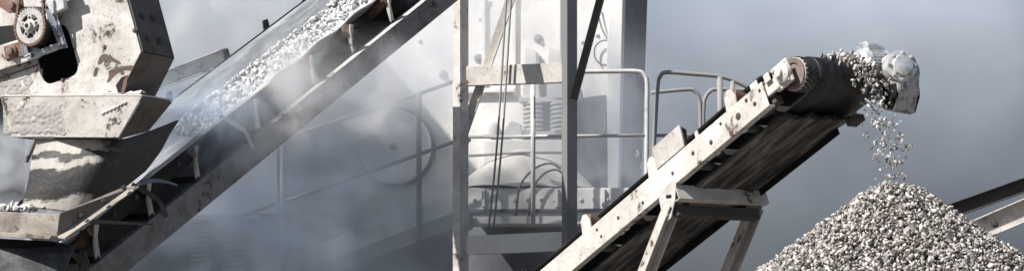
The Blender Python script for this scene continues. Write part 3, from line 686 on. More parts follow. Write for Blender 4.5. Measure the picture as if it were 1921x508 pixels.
# stones on the loaded belt
N = 3200; uu = 1.75 + (UB - 0.05 - 1.75) * rng.uniform(0, 1, N) ** 0.93; ss = np.clip(rng.normal(0.46, 0.19, N), 0.12, 0.80)
hump = 0.10 * np.exp(-((ss - 0.5) / 0.26) ** 2)
ww = np.array([trough(s) for s in ss]) + hump * rng.uniform(0.2, 1.0, N) + 0.012
ps = np.array([ML @ V((u_, LB0 + (LB1 - LB0) * s, w_)) for u_, s, w_ in zip(uu, ss, ww)])
sz = np.clip(rng.gamma(4, 0.0042, N) + 0.008, 0.011, 0.042)
top = ww - np.array([trough(s) for s in ss])
ppx = ps[:, 0] / ((ps[:, 1] + D) / D) * PPM + 960.5; ppy = 254 - ((ps[:, 2] - CAMZ) / ((ps[:, 1] + D) / D) - RISE) * PPM
vis = (ppx > 350) & (ppx < 700) & (ppy > -6) & (ppy < 250)
idx = np.argsort(-np.where(vis, sz + 0.25 * top, 0))[:260]; msk = np.ones(N, bool); msk[idx] = False
bo = gravel('belt_gravel', ps[msk], sz[msk], M['bgravel']); bo['kind'] = 'stuff'; bo['label'] = 'smaller white crushed stones heaped along the dusty belt'; bo['category'] = 'gravel'
for i in idx: stone('belt_stone', BM_, V(ps[i]) + n2_ * 0.01, sz[i] * 1.1, 'white crushed stone riding on the loaded dusty belt', 'white stones on the loaded belt')

# pale beam crossing behind the loaded belt
beam_thing('cross_beam', P(250, 172, 3.0), P(430, 103, 3.3), 0.08, 0.16, 'cream', 'pale beam with bolt hole behind the loaded belt beside the hopper', (0.7,))

# ================================================================== HOPPER (upper left)
al = R(27); HN = V((-math.sin(al), -math.cos(al), 0)); HP0 = P(130, 130, -1.9); HD = -HN
def hp(px, py, off=0): return onplane(px, py, HP0 + HN * off, HN)
hop = empty('chute_hopper', Matrix.Translation((HP0.x, HP0.y, 0)))
tag(hop, 'scratched cream steel hopper with dark square opening above the loaded belt', 'hopper')
def hpart(mb, name, mat, parent=None, **k):
    o = mb.build(name, M[mat], None, **k); return wpart(o, parent or hop)
def rrect(pts, r=0.3, n=5):
    out = []
    for i, p in enumerate(pts):
        a, b = V(pts[i - 1]), V(pts[(i + 1) % len(pts)]); p = V(p)
        s_, e_ = p.lerp(a, r), p.lerp(b, r)
        for k in range(n + 1):
            t = k / n; out.append(s_.lerp(p, t).lerp(p.lerp(e_, t), t))
    return out
depth = HD * 0.40; th = HD * 0.014
outer = [(-260, -330), (150, -330), (238, 0), (264, 97), (222, 181), (-260, 181)]
hole = rrect([hp(*q) for q in ((58, 62), (124, 42), (151, 138), (82, 162))], 0.25)
hpart(holed_plate([hp(*q) for q in outer], [hole], th), 'front_plate', 'hopper')
def side(pts, dep, name, mat, b=0.004, o2=None):     # plates along the given px edges, going back
    for (a, b_) in pts:
        mb = MB(); p, q = hp(*a) + th, hp(*b_) + th
        p2, q2 = p + dep, q + dep
        nn = (q - p).cross(dep).normalized() * 0.014
        mb.hexa([p, q, q2, p2, p + nn, q + nn, q2 + nn, p2 + nn]); o_ = hpart(mb, name, mat, bevel=b)
side([((150, -330), (238, 0)), ((238, 0), (264, 97)), ((264, 97), (222, 181))], depth, 'side_plate', 'hopper_shade')
mb = MB(); mb.prism([hp(*q) + th + depth for q in outer], HD * 0.014); hpart(mb, 'back_plate', 'black')  # blackened so the opening reads as an unlit interior
# lower collar
f1 = [(0, 182), (266, 181), (222, 258), (22, 257)]
mb = MB(); mb.prism([hp(*q, 0.02) for q in f1], th); hpart(mb, 'collar_plate', 'caked', bevel=0.004)
pr, qr = hp(266, 181, 0.02) + th, hp(222, 258, 0.02) + th
mb = MB(); dd = HD * 0.36; nn = (qr - pr).cross(dd).normalized() * 0.014
mb.hexa([pr, qr, qr + dd * 0.75 + V((0.05, 0, 0.08)), pr + dd, pr + nn, qr + nn, qr + dd * 0.75 + nn + V((0.05, 0, 0.08)), pr + dd + nn]); hpart(mb, 'collar_plate', 'hopper_shade', bevel=0.004)
pr, qr = hp(0, 182, 0.02) + th, hp(22, 257, 0.02) + th
mb = MB(); mb.hexa([pr, qr, qr + dd, pr + dd, pr - nn, qr - nn, qr + dd - nn, pr + dd - nn]); hpart(mb, 'collar_plate', 'cream_dirty')
mb = MB(); mb.prism([hp(0, 181, 0.02), hp(266, 180, 0.02), hp(266, 180, 0.02) + HD * 0.40, hp(0, 181, 0.02) + HD * 0.40], (0, 0, 0.012)); hpart(mb, 'ledge', 'cream', bevel=0.003)
# powder lying on the ledge
mb = MB()
pa, pb = hp(190, 179, 0.015), hp(262, 179, 0.015)
mb.grid(lambda a, b: pa.lerp(pb, a) + HD * (b * 0.10) + V((0, 0, 0.012 + 0.035 * math.sin(math.pi * b) * (0.4 + 0.6 * abs(mnoise.noise((a * 6, b * 2, 0))) * 2))), 24, 6)
po = mb.build('ledge_powder', M['powder'], None, smooth=True); po['kind'] = 'stuff'; po['label'] = 'white stone dust settled on the hopper ledge'; po['category'] = 'dust'
# dark torn hole with flaps, weld bead, studs
mb = MB(); mb.prism([hp(*q, 0.003) for q in ((222, 176), (217, 160), (228, 145), (240, 141), (238, 160), (230, 178))], HD * 0.002); hpart(mb, 'torn_gap', 'black')
mb = MB(); mb.prism([hp(*q, 0.012) for q in ((226, 178), (232, 150), (240, 140), (237, 160), (231, 179))], HD * 0.006); hpart(mb, 'torn_flap', 'rust')
mb = MB(); mb.tube([hp(190 + 48 * k / 14, 213 - 22 * k / 14 + (k % 2) * 1.5, 0.022) for k in range(15)], [0.012 if k % 2 else 0.008 for k in range(15)], 8); hpart(mb, 'weld_bead', 'steel')
for q in ((36, 204), (42, 197), (64, 224)):
    mb = MB(); mb.lathe(hp(*q, 0.02), HN, [(0, 0.03), (0.008, 0.022), (0.012, 0.008)], 10); hpart(mb, 'weld_lump', 'caked', smooth=True)
for q in ((252, 57), (196, 88), (118, 150), (36, 122), (55, 118)): bolt(hop, hp(*q, 0.0), HN, 0.75, 'rust')
for t_, s_ in ((0.25, 0.3), (0.6, 0.3), (0.25, 0.75), (0.6, 0.75)):
    p = hp(238, 0).lerp(hp(264, 97), s_) + depth * t_ ; nn2 = (hp(264, 97) - hp(238, 0)).cross(depth).normalized()
    if nn2.x < 0: nn2 = -nn2
    bolt(hop, p + nn2 * 0.016 + th, nn2, 1.1, 'darksteel')
# rust scars on the front plate
for pts in (((182, 123), (187, 105), (197, 100), (210, 107), (228, 118), (225, 122), (207, 114), (197, 112), (190, 120)), ((174, 146), (177, 128), (184, 125), (183, 141)),
            ((202, 133), (220, 127), (252, 121), (249, 134), (230, 131), (215, 141), (205, 154), (199, 156), (205, 143)), ((200, 179), (205, 169), (212, 174), (214, 180))):
    mb = MB(); mb.prism(rrect([hp(*q, 0.0015) for q in pts], 0.42, 3), HD * 0.001); hpart(mb, 'rust_scar', 'scar')
# cement-like dirt caked on the plates
def caked(name, x0, x1, y0, y1, off, seed, slope=0.0):
    mb = MB()
    def f(a, b):
        x = x0 + (x1 - x0) * a; yt = y0 + slope * (x - x0); y = yt + (y1 - yt) * b
        e = min(a * 6 if x0 > -40 else 9, (1 - a) * 3.2, b * 5, (1 - b) * 8, 1)
        h = 0.006 * mnoise.noise((x * 0.05, y * 0.05, seed)) + 0.006 * mnoise.noise((x * 0.16, y * 0.16, seed)) + 0.004 * mnoise.noise((x * 0.4, y * 0.4, seed)) + 0.010 * e - 0.005
        return hp(x, y, off + h)
    mb.grid(f, 90, 40); return hpart(mb, name, 'caked_dirt', smooth=True)
caked('caked_dirt', -80, 80, 172, 181, 0.0, 2.0, -0.27); caked('caked_dirt', 6, 140, 186, 255, 0.02, 7.0)
# seam flange across the plate, left arm of the hopper
mb = MB(); mb.bar(hp(-90, 178, 0.006), hp(70, 122, 0.006), 0.012, 0.014, HN); hpart(mb, 'seam', 'rust')
# rubber skirt below
sk_rows = [[(66, 262, 0), (130, 259, -.02), (215, 262, -.02), (262, 252, .25), (334, 226, .75)],
           [(60, 300, 0), (125, 302, -.10), (200, 300, -.08), (258, 285, .22), (318, 250, .70)],
           [(54, 340, 0), (112, 345, -.12), (182, 343, -.10), (245, 318, .25), (300, 283, .66)],
           [(42, 386, 0), (98, 394, -.10), (160, 396, -.08), (212, 366, .28), (272, 320, .6)]]
def lerp_row(rows, a, b):
    def cr(p, t):
        m_ = len(p) - 1; x = t * m_; i = min(int(x), m_ - 1); f = x - i
        q = [p[max(i - 1, 0)], p[i], p[i + 1], p[min(i + 2, m_)]]
        return 0.5 * (2 * q[1] + (q[2] - q[0]) * f + (2 * q[0] - 5 * q[1] + 4 * q[2] - q[3]) * f * f + (3 * q[1] - q[0] - 3 * q[2] + q[3]) * f ** 3)
    pr_ = [cr([V(k) for k in r_], b) for r_ in rows]
    return cr(pr_, a)
ybase = hp(140, 260).y
mb = MB(); mb.grid(lambda a, b: (lambda q: P(q.x, q.y, ybase + 0.12 + q.z))(lerp_row(sk_rows, a, b)), 24, 36)
rs = mb.build('rubber_skirt', M['skirt'], None, smooth=True, solid=0.016); wpart(rs, hop)
mb = MB(); mb.bar(P(62, 259, ybase + 0.1), P(222, 259, ybase + 0.08), 0.03, 0.02); hpart(mb, 'skirt_clamp', 'darksteel')
mb = MB(); mb.grid(lambda a, b: P(64 - 18 * a + 6 * b, 264 + 40 * a, ybase + 0.1 + 0.3 * b), 4, 3); hpart(mb, 'skirt_flap', 'skirt', solid=0.012)

# --- chain drive on the hopper front
cdv = empty('chain_drive', Matrix.Translation((hp(60, 52, 0.3).x, hp(60, 52, 0.3).y, 0)))
tag(cdv, 'rusty chain wheel and motor bracket standing off the cream hopper plate', 'chain drive')
def cpart(mb, name, mat, parent=None, **k):
    return wpart(mb.build(name, M[mat], None, **k), parent or cdv)
OFF = 0.20
sc_ = hp(58, 50, OFF); ex = HD.cross(V((0, 0, 1))).normalized(); 
if ex.x < 0: ex = -ex
ez = V((0, 0, 1))
def cp(r, a, o=0): return sc_ + (ex * math.cos(a) + ez * math.sin(a)) * r + HN * o
RS = 0.135
# ring with five windows: rim, hub, spokes
mb = MB(); nA = 60
inner = 0.093
for k in range(nA):
    a0, a1 = 2 * math.pi * k / nA, 2 * math.pi * (k + 1) / nA
    mb.hexa([cp(inner, a0, 0), cp(inner, a1, 0), cp(RS, a1, 0), cp(RS, a0, 0), cp(inner, a0, .014), cp(inner, a1, .014), cp(RS, a1, .014), cp(RS, a0, .014)])
rim = cpart(mb, 'sprocket_rim', 'steel')
mb = MB()
for k in range(36):
    a = 2 * math.pi * k / 36; w_ = 0.055
    mb.hexa([cp(RS - .004, a - w_, .003), cp(RS - .004, a + w_, .003), cp(RS + .014, a + w_ * .4, .003), cp(RS + .014, a - w_ * .4, .003), cp(RS - .004, a - w_, .011), cp(RS - .004, a + w_, .011), cp(RS + .014, a + w_ * .4, .011), cp(RS + .014, a - w_ * .4, .011)])
tt_ = cpart(mb, 'sprocket_teeth', 'steel', rim); tt_['kind'] = 'stuff'
for k in range(5):
    a = 2 * math.pi * k / 5 + 0.35; w0, w1 = 0.42, 0.20
    mb = MB(); mb.hexa([cp(.05, a - w0, 0.001), cp(.05, a + w0, 0.001), cp(.097, a + w1, 0.001), cp(.097, a - w1, 0.001), cp(.05, a - w0, .013), cp(.05, a + w0, .013), cp(.097, a + w1, .013), cp(.097, a - w1, .013)])
    cpart(mb, 'sprocket_spoke', 'steel', rim)
mb = MB(); mb.lathe(sc_, HN, [(-0.02, 0.052), (0.016, 0.054), (0.02, 0.045), (0.02, 0.036), (0.05, 0.034), (0.052, 0.018)], 28); hub = cpart(mb, 'sprocket_hub', 'steel', auto=40)
mb = MB(); mb.lathe(sc_ + HN * 0.0525, HN, [(0, 0.017), (0.004, 0.015)], 16); cpart(mb, 'shaft_end', 'black', hub)
for k in range(5):
    a = 2 * math.pi * k / 5 + 0.35; bolt(cdv, cp(0.066, a, 0.0135), HN, 0.5, 'rust')
mb = MB(); mb.lathe(sc_ + HD * 0.16, HN, [(0, 0.03), (0.15, 0.03)], 14); cpart(mb, 'drive_shaft', 'darksteel')
# chain: links along a path up both sides and around the wheel
path = [hp(100, -120, OFF) , hp(70 + 28, 4, OFF)]
arc = [cp(RS + 0.012, a, .007) for a in np.linspace(R(20), R(-200), 40)]
path = [cp(RS + .012, R(20), .007) + V((-0.06, 0, 0.8)), *arc, cp(RS + .012, R(-200), .007) + V((0.10, 0, 0.75))]
dist = 0; pts = []
for a_, b_ in zip(path, path[1:]):
    m_ = max(1, int((b_ - a_).length / 0.02))
    for k in range(m_): pts.append(a_.lerp(b_, k / m_))
for i in range(0, len(pts) - 1):
    if pix(pts[i])[1] < -25: continue
    mb = MB(); o_ = HN * (0.008 if i % 2 else -0.006)
    for sgn in (-1, 1): mb.bar(pts[i] + o_ * 0 + HN * (sgn * (0.010 if i % 2 else 0.006)), pts[i + 1] + HN * (sgn * (0.010 if i % 2 else 0.006)), 0.004, 0.020, ex if abs((pts[i + 1] - pts[i]).normalized().dot(ex)) < 0.7 else ez)
    cpart(mb, 'chain_link', 'rust')
# small idler sprocket top-left
s2 = hp(27, 12, OFF - 0.02)
mb = MB(); mb.lathe(s2, HN, [(-0.02, 0.05), (0.0, 0.055), (0.012, 0.055), (0.02, 0.03), (0.05, 0.028), (0.055, 0.012)], 24); cpart(mb, 'tensioner_wheel', 'rust', auto=40)
mb = MB(); mb.prism([hp(*q, OFF - 0.06) for q in ((-10, -30), (40, -30), (46, 16), (20, 26), (-4, 10))], HN * 0.02); cpart(mb, 'tensioner_plate', 'rust', bevel=0.004)
# motor bracket: bluish folded frame + dark motor body behind wheel
for a_, b_, w_ in (((52, 108), (118, 84), 0.05), ((118, 86), (82, -8), 0.05), ((52, 106), (44, 70), 0.045), ((82, 6), (140, -14), 0.04)):
    mb = MB(); mb.bar(hp(*a_, OFF - 0.10), hp(*b_, OFF - 0.10), w_, 0.028, HN); mb.bar(hp(*a_, OFF - 0.13), hp(*b_, OFF - 0.13), 0.012, 0.10, HN); cpart(mb, 'bracket_bar', 'bluegrey', bevel=0.004)
for q in ((112, 84), (60, 104), (88, 12), (110, 66)): bolt(cdv, hp(*q, OFF - 0.085), HN, 0.8, 'rust')
mb = MB(); mb.lathe(hp(78, 62, 0.02), HN, [(0, 0.10), (0.03, 0.125), (0.12, 0.125), (0.13, 0.09)], 28); cpart(mb, 'motor_body', 'darksteel', auto=40)
mb = MB(); mb.prism([hp(*q, OFF - 0.12) for q in ((92, 4), (126, -6), (128, 18), (104, 30))], HN * 0.05); cpart(mb, 'junction_box', 'silver', bevel=0.008)
mb = MB(); mb.prism([hp(*q, OFF - 0.12) for q in ((94, 26), (106, 22), (128, 90), (116, 92))], HN * 0.012); cpart(mb, 'bracket_plate', 'bluegrey', bevel=0.003)
for a_, b_ in (((128, 22), (152, 30)), ((134, 30), (130, 62)), ((130, 62), (156, 100))):
    mb = MB(); mb.bar(hp(*a_, OFF - 0.02), hp(*b_, OFF - 0.02), 0.02, 0.02, HN)
# arm to the left with roller
arm = empty('support_arm', Matrix.Translation((hp(20, 110, 0.1).x, hp(20, 110, 0.1).y, 0)))
tag(arm, 'cream flat arm with rusty pivot boss left of the black hopper opening', 'arm')
mb = MB(); mb.prism([hp(*q, 0.05) for q in ((-60, 106), (40, 74), (76, 90), (78, 108), (-60, 152))], HN * 0.02); wpart(mb.build('arm_plate', M['cream_worn'], None, bevel=0.005), arm)
mb = MB(); mb.prism([hp(*q, 0.073) for q in ((8, 88), (52, 74), (54, 104), (12, 112))], HN * 0.012); ap = wpart(mb.build('pivot_plate', M['rust'], None, bevel=0.004), arm)
mb = MB(); mb.lathe(hp(24, 97, 0.085), HN, [(0, 0.05), (0.02, 0.05), (0.03, 0.035), (0.05, 0.03), (0.055, 0.012)], 20); wpart(mb.build('pivot_boss', M['rust'], None, auto=40), arm)
mb = MB(); mb.prism([hp(*q, 0.02) for q in ((-60, 56), (70, 44), (72, 72), (-60, 106))], HN * 0.02); wpart(mb.build('dark_plate', M['black'], None, bevel=0.004), arm)

# ================================================================== LOWER-LEFT FEED TRAY
tray = empty('feed_tray', Matrix.Translation((P(60, 420, -2.2).x, -2.2, 0)))
tag(tray, 'worn cream steel tray with sloping wing below the caked rubber skirt', 'tray')
TP0 = P(60, 420, -2.3)
def tp(px, py, off=0): return onplane(px, py, TP0 + HN * off, HN)
def tpart(mb, name, mat, **k): return wpart(mb.build(name, M[mat], None, **k), tray)
mb = MB(); mb.prism([tp(*q) for q in ((-200, 388), (112, 401), (106, 446), (-200, 424))], HD * 0.014); tpart(mb, 'front_plate', 'tray', bevel=0.004)
mb = MB(); mb.prism([tp(*q) for q in ((-200, 421), (108, 442), (104, 449), (-200, 433))], HN * 0.07); tpart(mb, 'lower_lip', 'tray', bevel=0.004)
p1, p2 = tp(113, 399), tp(106, 446); q1, q2 = P(228, 352, -2.0), P(250, 350, -2.1)
mb = MB(); mb.hexa([p1, p2, q2, q1, *[k + V((0.012, 0.006, 0.004)) for k in (p1, p2, q2, q1)]]); tpart(mb, 'wing_plate', 'wingshade', bevel=0.003)
mb = MB(); a_, b_ = p2, q2; mb.hexa([a_, b_, b_ + V((0.05, -.02, -0.01)), a_ + V((0.07, -.03, -0.01)), *[k + V((0, 0, 0.012)) for k in (a_, b_, b_ + V((0.05, -.02, -0.01)), a_ + V((0.07, -.03, -0.01)))]]); tpart(mb, 'wing_flange', 'tray', bevel=0.002)
for t_ in (0.3, 0.58, 0.85): bolt(tray, p2.lerp(q2, t_) + V((0.02, -0.03, 0.05)), V((0.45, -0.8, 0.3)), 0.9, 'darksteel')
mb = MB(); mb.prism([tp(-200, 395) + HD * 0.02, tp(106, 405) + HD * 0.02, tp(106, 405) + HD * 1.2, tp(-200, 395) + HD * 1.2], (0, 0, -0.015)); tpart(mb, 'tray_floor', 'darksteel')
tpos = [(tp(random.uniform(-20, 24), 390, 0) + HD * random.uniform(0.03, 0.4) + V((0, 0, random.uniform(0.0, 0.03)))) for _ in range(40)]
for p in tpos: stone('tray_stone', BM_, p, random.uniform(0.022, 0.04), 'grey stone lying in the worn cream tray by the frame edge', 'stones in the feed tray')
# curved belt end and dark gear under the tray
tb_ = empty('tail_belt', Matrix.Translation((P(60, 490, -2.3).x, -2.3, 0)))
tag(tb_, 'grey worn belt end curving down beneath the cream tray', 'belt')
def tbp(a, b):
    px_ = -120 + 262 * b - 30 * a * b ; py_ = 470 - 12 * b + 70 * a
    return P(px_, py_, -2.2 - 0.25 * math.sin(a * 1.5) + 0.2 * b)
mb = MB(); mb.grid(tbp, 12, 12); wpart(mb.build('belt_sheet', M['tailbelt'], None, smooth=True, solid=0.014), tb_)
mb = MB(); mb.prism([P(*q, -1.9) for q in ((-120, 440), (100, 452), (112, 470), (100, 560), (-120, 560))], (0.02, 0.3, 0)); wpart(mb.build('support_block', M['black'], None, bevel=0.01), tb_)
for a_, b_ in (((150, 508), (157, 470)), ((146, 480), (150, 500)), ((158, 474), (166, 500))):
    mb = MB(); mb.bar(P(*a_, -0.9), P(*b_, -0.9), 0.03, 0.03, (0, 1, 0)); wpart(mb.build('tension_rod', M['darksteel'], None, bevel=0.003), tb_)

# ================================================================== STEEL FRAME (middle)
sf = empty('steel_gantry', Matrix.Translation((P(960, 250, 3.6).x, 3.6, 0)))
tag(sf, 'tall cream steel gantry of two posts, cross beams and diagonal braces', 'gantry')
fa_ = R(20); fx = V((math.cos(fa_), -math.sin(fa_), 0)); fy = V((math.sin(fa_), math.cos(fa_), 0))
def fpart(mb, name, mat, **k): return wpart(mb.build(name, M[mat], None, **k), sf)
F0 = P(863, 250, 3.9); FNm = -fy
def fp(px, py, off=0): return onplane(px, py, F0 + FNm * off, FNm)
def post(px, w, dpt, mat, z0=0.0, z1=6.5):
    b = fp(px, 250); mb = MB()
    x0, x1 = -w / 2, w / 2
    pts = [b + fx * x0, b + fx * x1, b + fx * x1 + fy * dpt, b + fx * x0 + fy * dpt]
    mb.hexa([V((p.x, p.y, z0)) for p in pts] + [V((p.x, p.y, z1)) for p in pts]); return fpart(mb, 'post', mat, bevel=0.006)
# posts: angle sections so that a lit flange and a shaded flange show
def angle_post(px, wl, wr, mat, z1=6.5):
    b = fp(px, 250); t_ = 0.012; e1 = V((-math.cos(R(38)), -math.sin(R(38)) * -1, 0)); e2 = V((math.cos(R(28)), math.sin(R(28)), 0))
    mb = MB()
    for e, w in ((e1, wl), (e2, wr)):
        nn = V((0, 1, 0)) * t_
        a, q = b.copy(), b + e * w
        mb.hexa([V((p.x, p.y, 0)) for p in (a, q, q + nn, a + nn)] + [V((p.x, p.y, z1)) for p in (a, q, q + nn, a + nn)])
    return fpart(mb, 'post', mat, bevel=0.003)
angle_post(863, 0.10, 0.10, 'cream'); angle_post(1064, 0.07, 0.12, 'postshade')
def fbeam(a, b, h, t_, name='crossbeam', mat='cream', off=0.0):
    mb = MB(); mb.bar(fp(*a, off), fp(*b, off), t_, h, (0, 0, 1)); return fpart(mb, name, mat, bevel=0.005)
fbeam((868, 144), (1062, 137), 0.205, 0.09, off=-0.10); fbeam((874, 460), (1064, 452), 0.20, 0.09, mat='machine', off=-0.10)
def brace(a, b, w, off, mat):
    mb = MB(); p, q = fp(*a, off), fp(*b, off); mb.bar(p, q, 0.012, w, (1, 0, 0.0)); mb.bar(p + fx * w * 0.45 , q + fx * w * 0.45, 0.05, 0.012, (1, 0, 0)); return fpart(mb, 'brace', mat, bevel=0.003)
brace((985, -80), (866, 262), 0.10, -0.16, 'cream'); brace((1150, -90), (1076, 186), 0.085, 0.05, 'black')
brace((876, 262), (862, 268), 0.1, -0.05, 'cream')

# ================================================================== CRUSHER behind the frame
ca = R(12); CN = V((-math.sin(ca), -math.cos(ca), 0)); CD = -CN
C0 = P(960, 200, 6.4)
def kp(px, py, off=0): return onplane(px, py, C0 + CN * off, CN)
cr_ = empty('crusher', Matrix.Translation((C0.x, C0.y, 0)))
tag(cr_, 'large dusty cream crusher with round flywheel cover and coil springs behind the steel gantry', 'crusher')
def kpart(mb, name, mat, parent=None, **k): return wpart(mb.build(name, M[mat], None, **k), parent or cr_)
mb = MB(); mb.prism([kp(*q) for q in ((735, -160), (1172, -160), (1152, 300), (800, 380), (530, 560), (530, 120))], CD * 0.03); kpart(mb, 'side_wall', 'machine', bevel=0.01)
mb = MB(); q1, q2 = kp(1172, -160), kp(1152, 440); dd = CD * 2.0; mb.hexa([q1 + CD * 0.03, q2 + CD * 0.03, q2 + dd, q1 + dd, *[k + V((-0.03, 0, 0)) for k in (q1 + CD * 0.03, q2 + CD * 0.03, q2 + dd, q1 + dd)]]); kpart(mb, 'end_wall', 'machine_dark')  # side turned from the sun, coloured dark to imitate shade
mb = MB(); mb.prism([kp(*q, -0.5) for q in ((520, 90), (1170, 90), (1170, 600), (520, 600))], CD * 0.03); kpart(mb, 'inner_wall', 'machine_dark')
# ribs/pads on the wall
for q in ((1010, 73), (898, 110), (832, 140), (726, 178), (918, 4), (787, 76), (900, 35), (1003, 107), (1092, 78), (1120, 66), (714, 392), (1196, 290)):
    s_ = 1.0 if q in ((1010, 73), (898, 110), (832, 140), (726, 178)) else 0.55
    mb = MB(); mb.lathe(kp(*q), CN, [(0, 0.055 * s_), (0.014 * s_, 0.053 * s_), (0.016 * s_, 0.028 * s_), (0.05 * s_, 0.027 * s_), (0.055 * s_, 0.012 * s_)], 16); kpart(mb, 'wall_bolt', 'machine_dark' if s_ == 1 else 'machine', auto=40)
# flywheel cover disc
fc = kp(739, 275, 0.18)
mb = MB(); mb.lathe(fc, CN, [(-0.16, 0.43), (0.0, 0.44), (0.012, 0.43), (0.02, 0.40)], 64); fw = kpart(mb, 'flywheel_cover', 'machine', auto=40)
mb = MB(); mb.lathe(fc + CN * 0.02, CN, [(0, 0.045), (0.012, 0.042), (0.03, 0.026), (0.035, 0.01)], 20); kpart(mb, 'cover_nut', 'machine_dark', fw, auto=40)
mb = MB(); mb.lathe(fc - CN * 0.15, CN, [(0.0, 0.475), (0.04, 0.475)], 64); kpart(mb, 'cover_rim', 'machine_dark', fw, auto=40)
# springs with seat plates
for px_ in (1000, 1052):
    c0 = kp(px_, 250, 0.12); c1 = kp(px_, 192, 0.12); pts = []; turns = 7
    for k in range(turns * 16 + 1):
        a = 2 * math.pi * k / 16; p = c0.lerp(c1, k / (turns * 16)); pts.append(p + V((math.cos(a) * 0.105, math.sin(a) * 0.105, 0)))
    mb = MB(); mb.tube(pts, 0.021, 8); kpart(mb, 'coil_spring', 'machine', smooth=True)
mb = MB(); mb.box(tuple(kp(974, 191, 0.26)), tuple(kp(1080, 186, -0.1) )); kpart(mb, 'spring_seat', 'machine', bevel=0.006)
mb = MB(); a_ = kp(965, 256, 0.3); b_ = kp(1080, 250, -0.1); mb.box(tuple(a_), tuple(b_)); kpart(mb, 'spring_seat', 'machine', bevel=0.006)
# spring brackets above
for xa, xb in ((985, 1010), (1030, 1056)):
    mb = MB(); mb.prism([kp(xa, 187, 0.02), kp(xb + 8, 187, 0.02), kp(xb, 100, 0.02), kp(xa + 4, 90, 0.02)], CN * 0.16); kpart(mb, 'spring_bracket', 'machine', bevel=0.006)
# ledges and lower housing
mb = MB(); mb.prism([kp(*q, 1.15) for q in ((878, 352), (1240, 352), (1240, 420), (878, 420))], CD * 1.5); kpart(mb, 'lower_housing', 'machine', bevel=0.012)
mb = MB(); mb.prism([kp(*q, 1.18) for q in ((878, 392), (1240, 390), (1240, 396), (878, 398))], CD * 0.03); kpart(mb, 'housing_lip', 'machine_dark')
mb = MB(); mb.prism([kp(*q, 0.3) for q in ((905, 262), (1075, 262), (1075, 352), (905, 352))], CD * 0.5); kpart(mb, 'spring_base', 'machine', bevel=0.02)
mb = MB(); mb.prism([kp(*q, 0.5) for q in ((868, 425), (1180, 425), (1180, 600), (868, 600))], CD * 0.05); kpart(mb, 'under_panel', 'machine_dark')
# column right of the springs and dark panel imitating a cast shadow
mb = MB(); mb.prism([kp(*q, 0.2) for q in ((1138, 100), (1152, -160), (1172, -160), (1160, 352), (1140, 352))], CD * 0.2); kpart(mb, 'column', 'machine', bevel=0.008)
mb = MB(); mb.prism([kp(*q, 0.04) for q in ((1078, 186), (1136, 178), (1140, 352), (1078, 352))], CD * 0.03); kpart(mb, 'shadow_panel', 'machine_dark')
def cat(pts, n_=10):
    pts = [V(p) for p in pts]; out = []
    for i in range(len(pts) - 1):
        q = [pts[max(i - 1, 0)], pts[i], pts[i + 1], pts[min(i + 2, len(pts) - 1)]]
        for k in range(n_):
            f = k / n_; out.append(0.5 * (2 * q[1] + (q[2] - q[0]) * f + (2 * q[0] - 5 * q[1] + 4 * q[2] - q[3]) * f * f + (3 * q[1] - q[0] - 3 * q[2] + q[3]) * f ** 3))
    return out + [pts[-1]]
for q in ((905, 20), (962, 20), (1046, 20)):
    mb = MB(); mb.prism([kp(q[0], -160, 0.0), kp(q[0] + 7, -160, 0.0), kp(q[0] + 7, 180, 0.0), kp(q[0], 180, 0.0)], CN * 0.05); kpart(mb, 'wall_rib', 'machine', bevel=0.006)
mb = MB(); mb.prism([kp(*q, 0.0) for q in ((868, 168), (968, 166), (968, 174), (868, 176))], CN * 0.08); kpart(mb, 'wall_flange', 'machine', bevel=0.006)
mb = MB(); mb.lathe(kp(922, 246, 0.12), V((0, 0, 1)), [(-0.05, 0.11), (0.02, 0.11), (0.08, 0.09), (0.11, 0.05), (0.12, 0.01)], 24); kpart(mb, 'pipe_cap', 'machine', auto=50)
mb = MB(); mb.prism([kp(*q, 0.3) for q in ((940, 252), (958, 226), (976, 232), (980, 254))], CD * 0.06); kpart(mb, 'hinge_plate', 'machine', bevel=0.006)
for q0, q1 in (((880, 292), (1075, 286)), ((880, 340), (1075, 336))):
    mb = MB(); mb.tube([kp(*q0, 0.95), kp((q0[0] + q1[0]) / 2, q0[1] - 6, 0.95), kp(*q1, 0.95)], 0.016, 8); kpart(mb, 'pipe', 'rail', smooth=True)
for pts in (((968, 404), (975, 350), (1000, 318), (1030, 306), (1052, 316)), ((992, 404), (998, 356), (1020, 326), (1044, 318), (1060, 330)), ((1090, 170), (1100, 230), (1118, 262), (1136, 240), (1130, 196))):
    mb = MB(); mb.tube(cat([kp(*q, 1.25 if pts[0][0] < 1080 else 0.15) for q in pts], 6), 0.013, 8); kpart(mb, 'hose', 'machine_dark', smooth=True)  # first two curves imitate a bent rail's shadow on the mound
for k_ in range(14):
    bolt(cr_, kp(890 + k_ * 25, 374, 1.152), CN, 1.0, 'machine')
for x_ in (905, 1042, 1130, 1200):
    mb = MB(); mb.prism([kp(x_, 354, 1.15), kp(x_ + 6, 354, 1.15), kp(x_ + 6, 388, 1.15), kp(x_, 388, 1.15)], CN * 0.04); kpart(mb, 'housing_rib', 'machine', bevel=0.004)
# cable loop and hanging hoses
mb = MB(); mb.tube(cat([kp(*q, 0.06) for q in ((1118, 10), (1128, 50), (1140, 75), (1152, 95), (1146, 118), (1130, 122), (1116, 108), (1118, 86), (1136, 76), (1158, 92), (1166, 120))]), 0.010, 8); kpart(mb, 'cable_loop', 'machine_dark', smooth=True)
hz = empty('hose_line', Matrix.Translation((fp(940, 200, 0.1).x, fp(940, 200, 0.1).y, 0)))
tag(hz, 'pair of thin dark hoses hanging down between the two gantry posts', 'hose')
for dx in (0, 9):
    mb = MB(); mb.tube(cat([fp(x + dx, y, 0.02) for x, y in ((952, -30), (946, 60), (940, 160), (934, 250), (926, 340), (917, 425))]), 0.011, 8); wpart(mb.build('hose', M['rail'], None, smooth=True), hz)
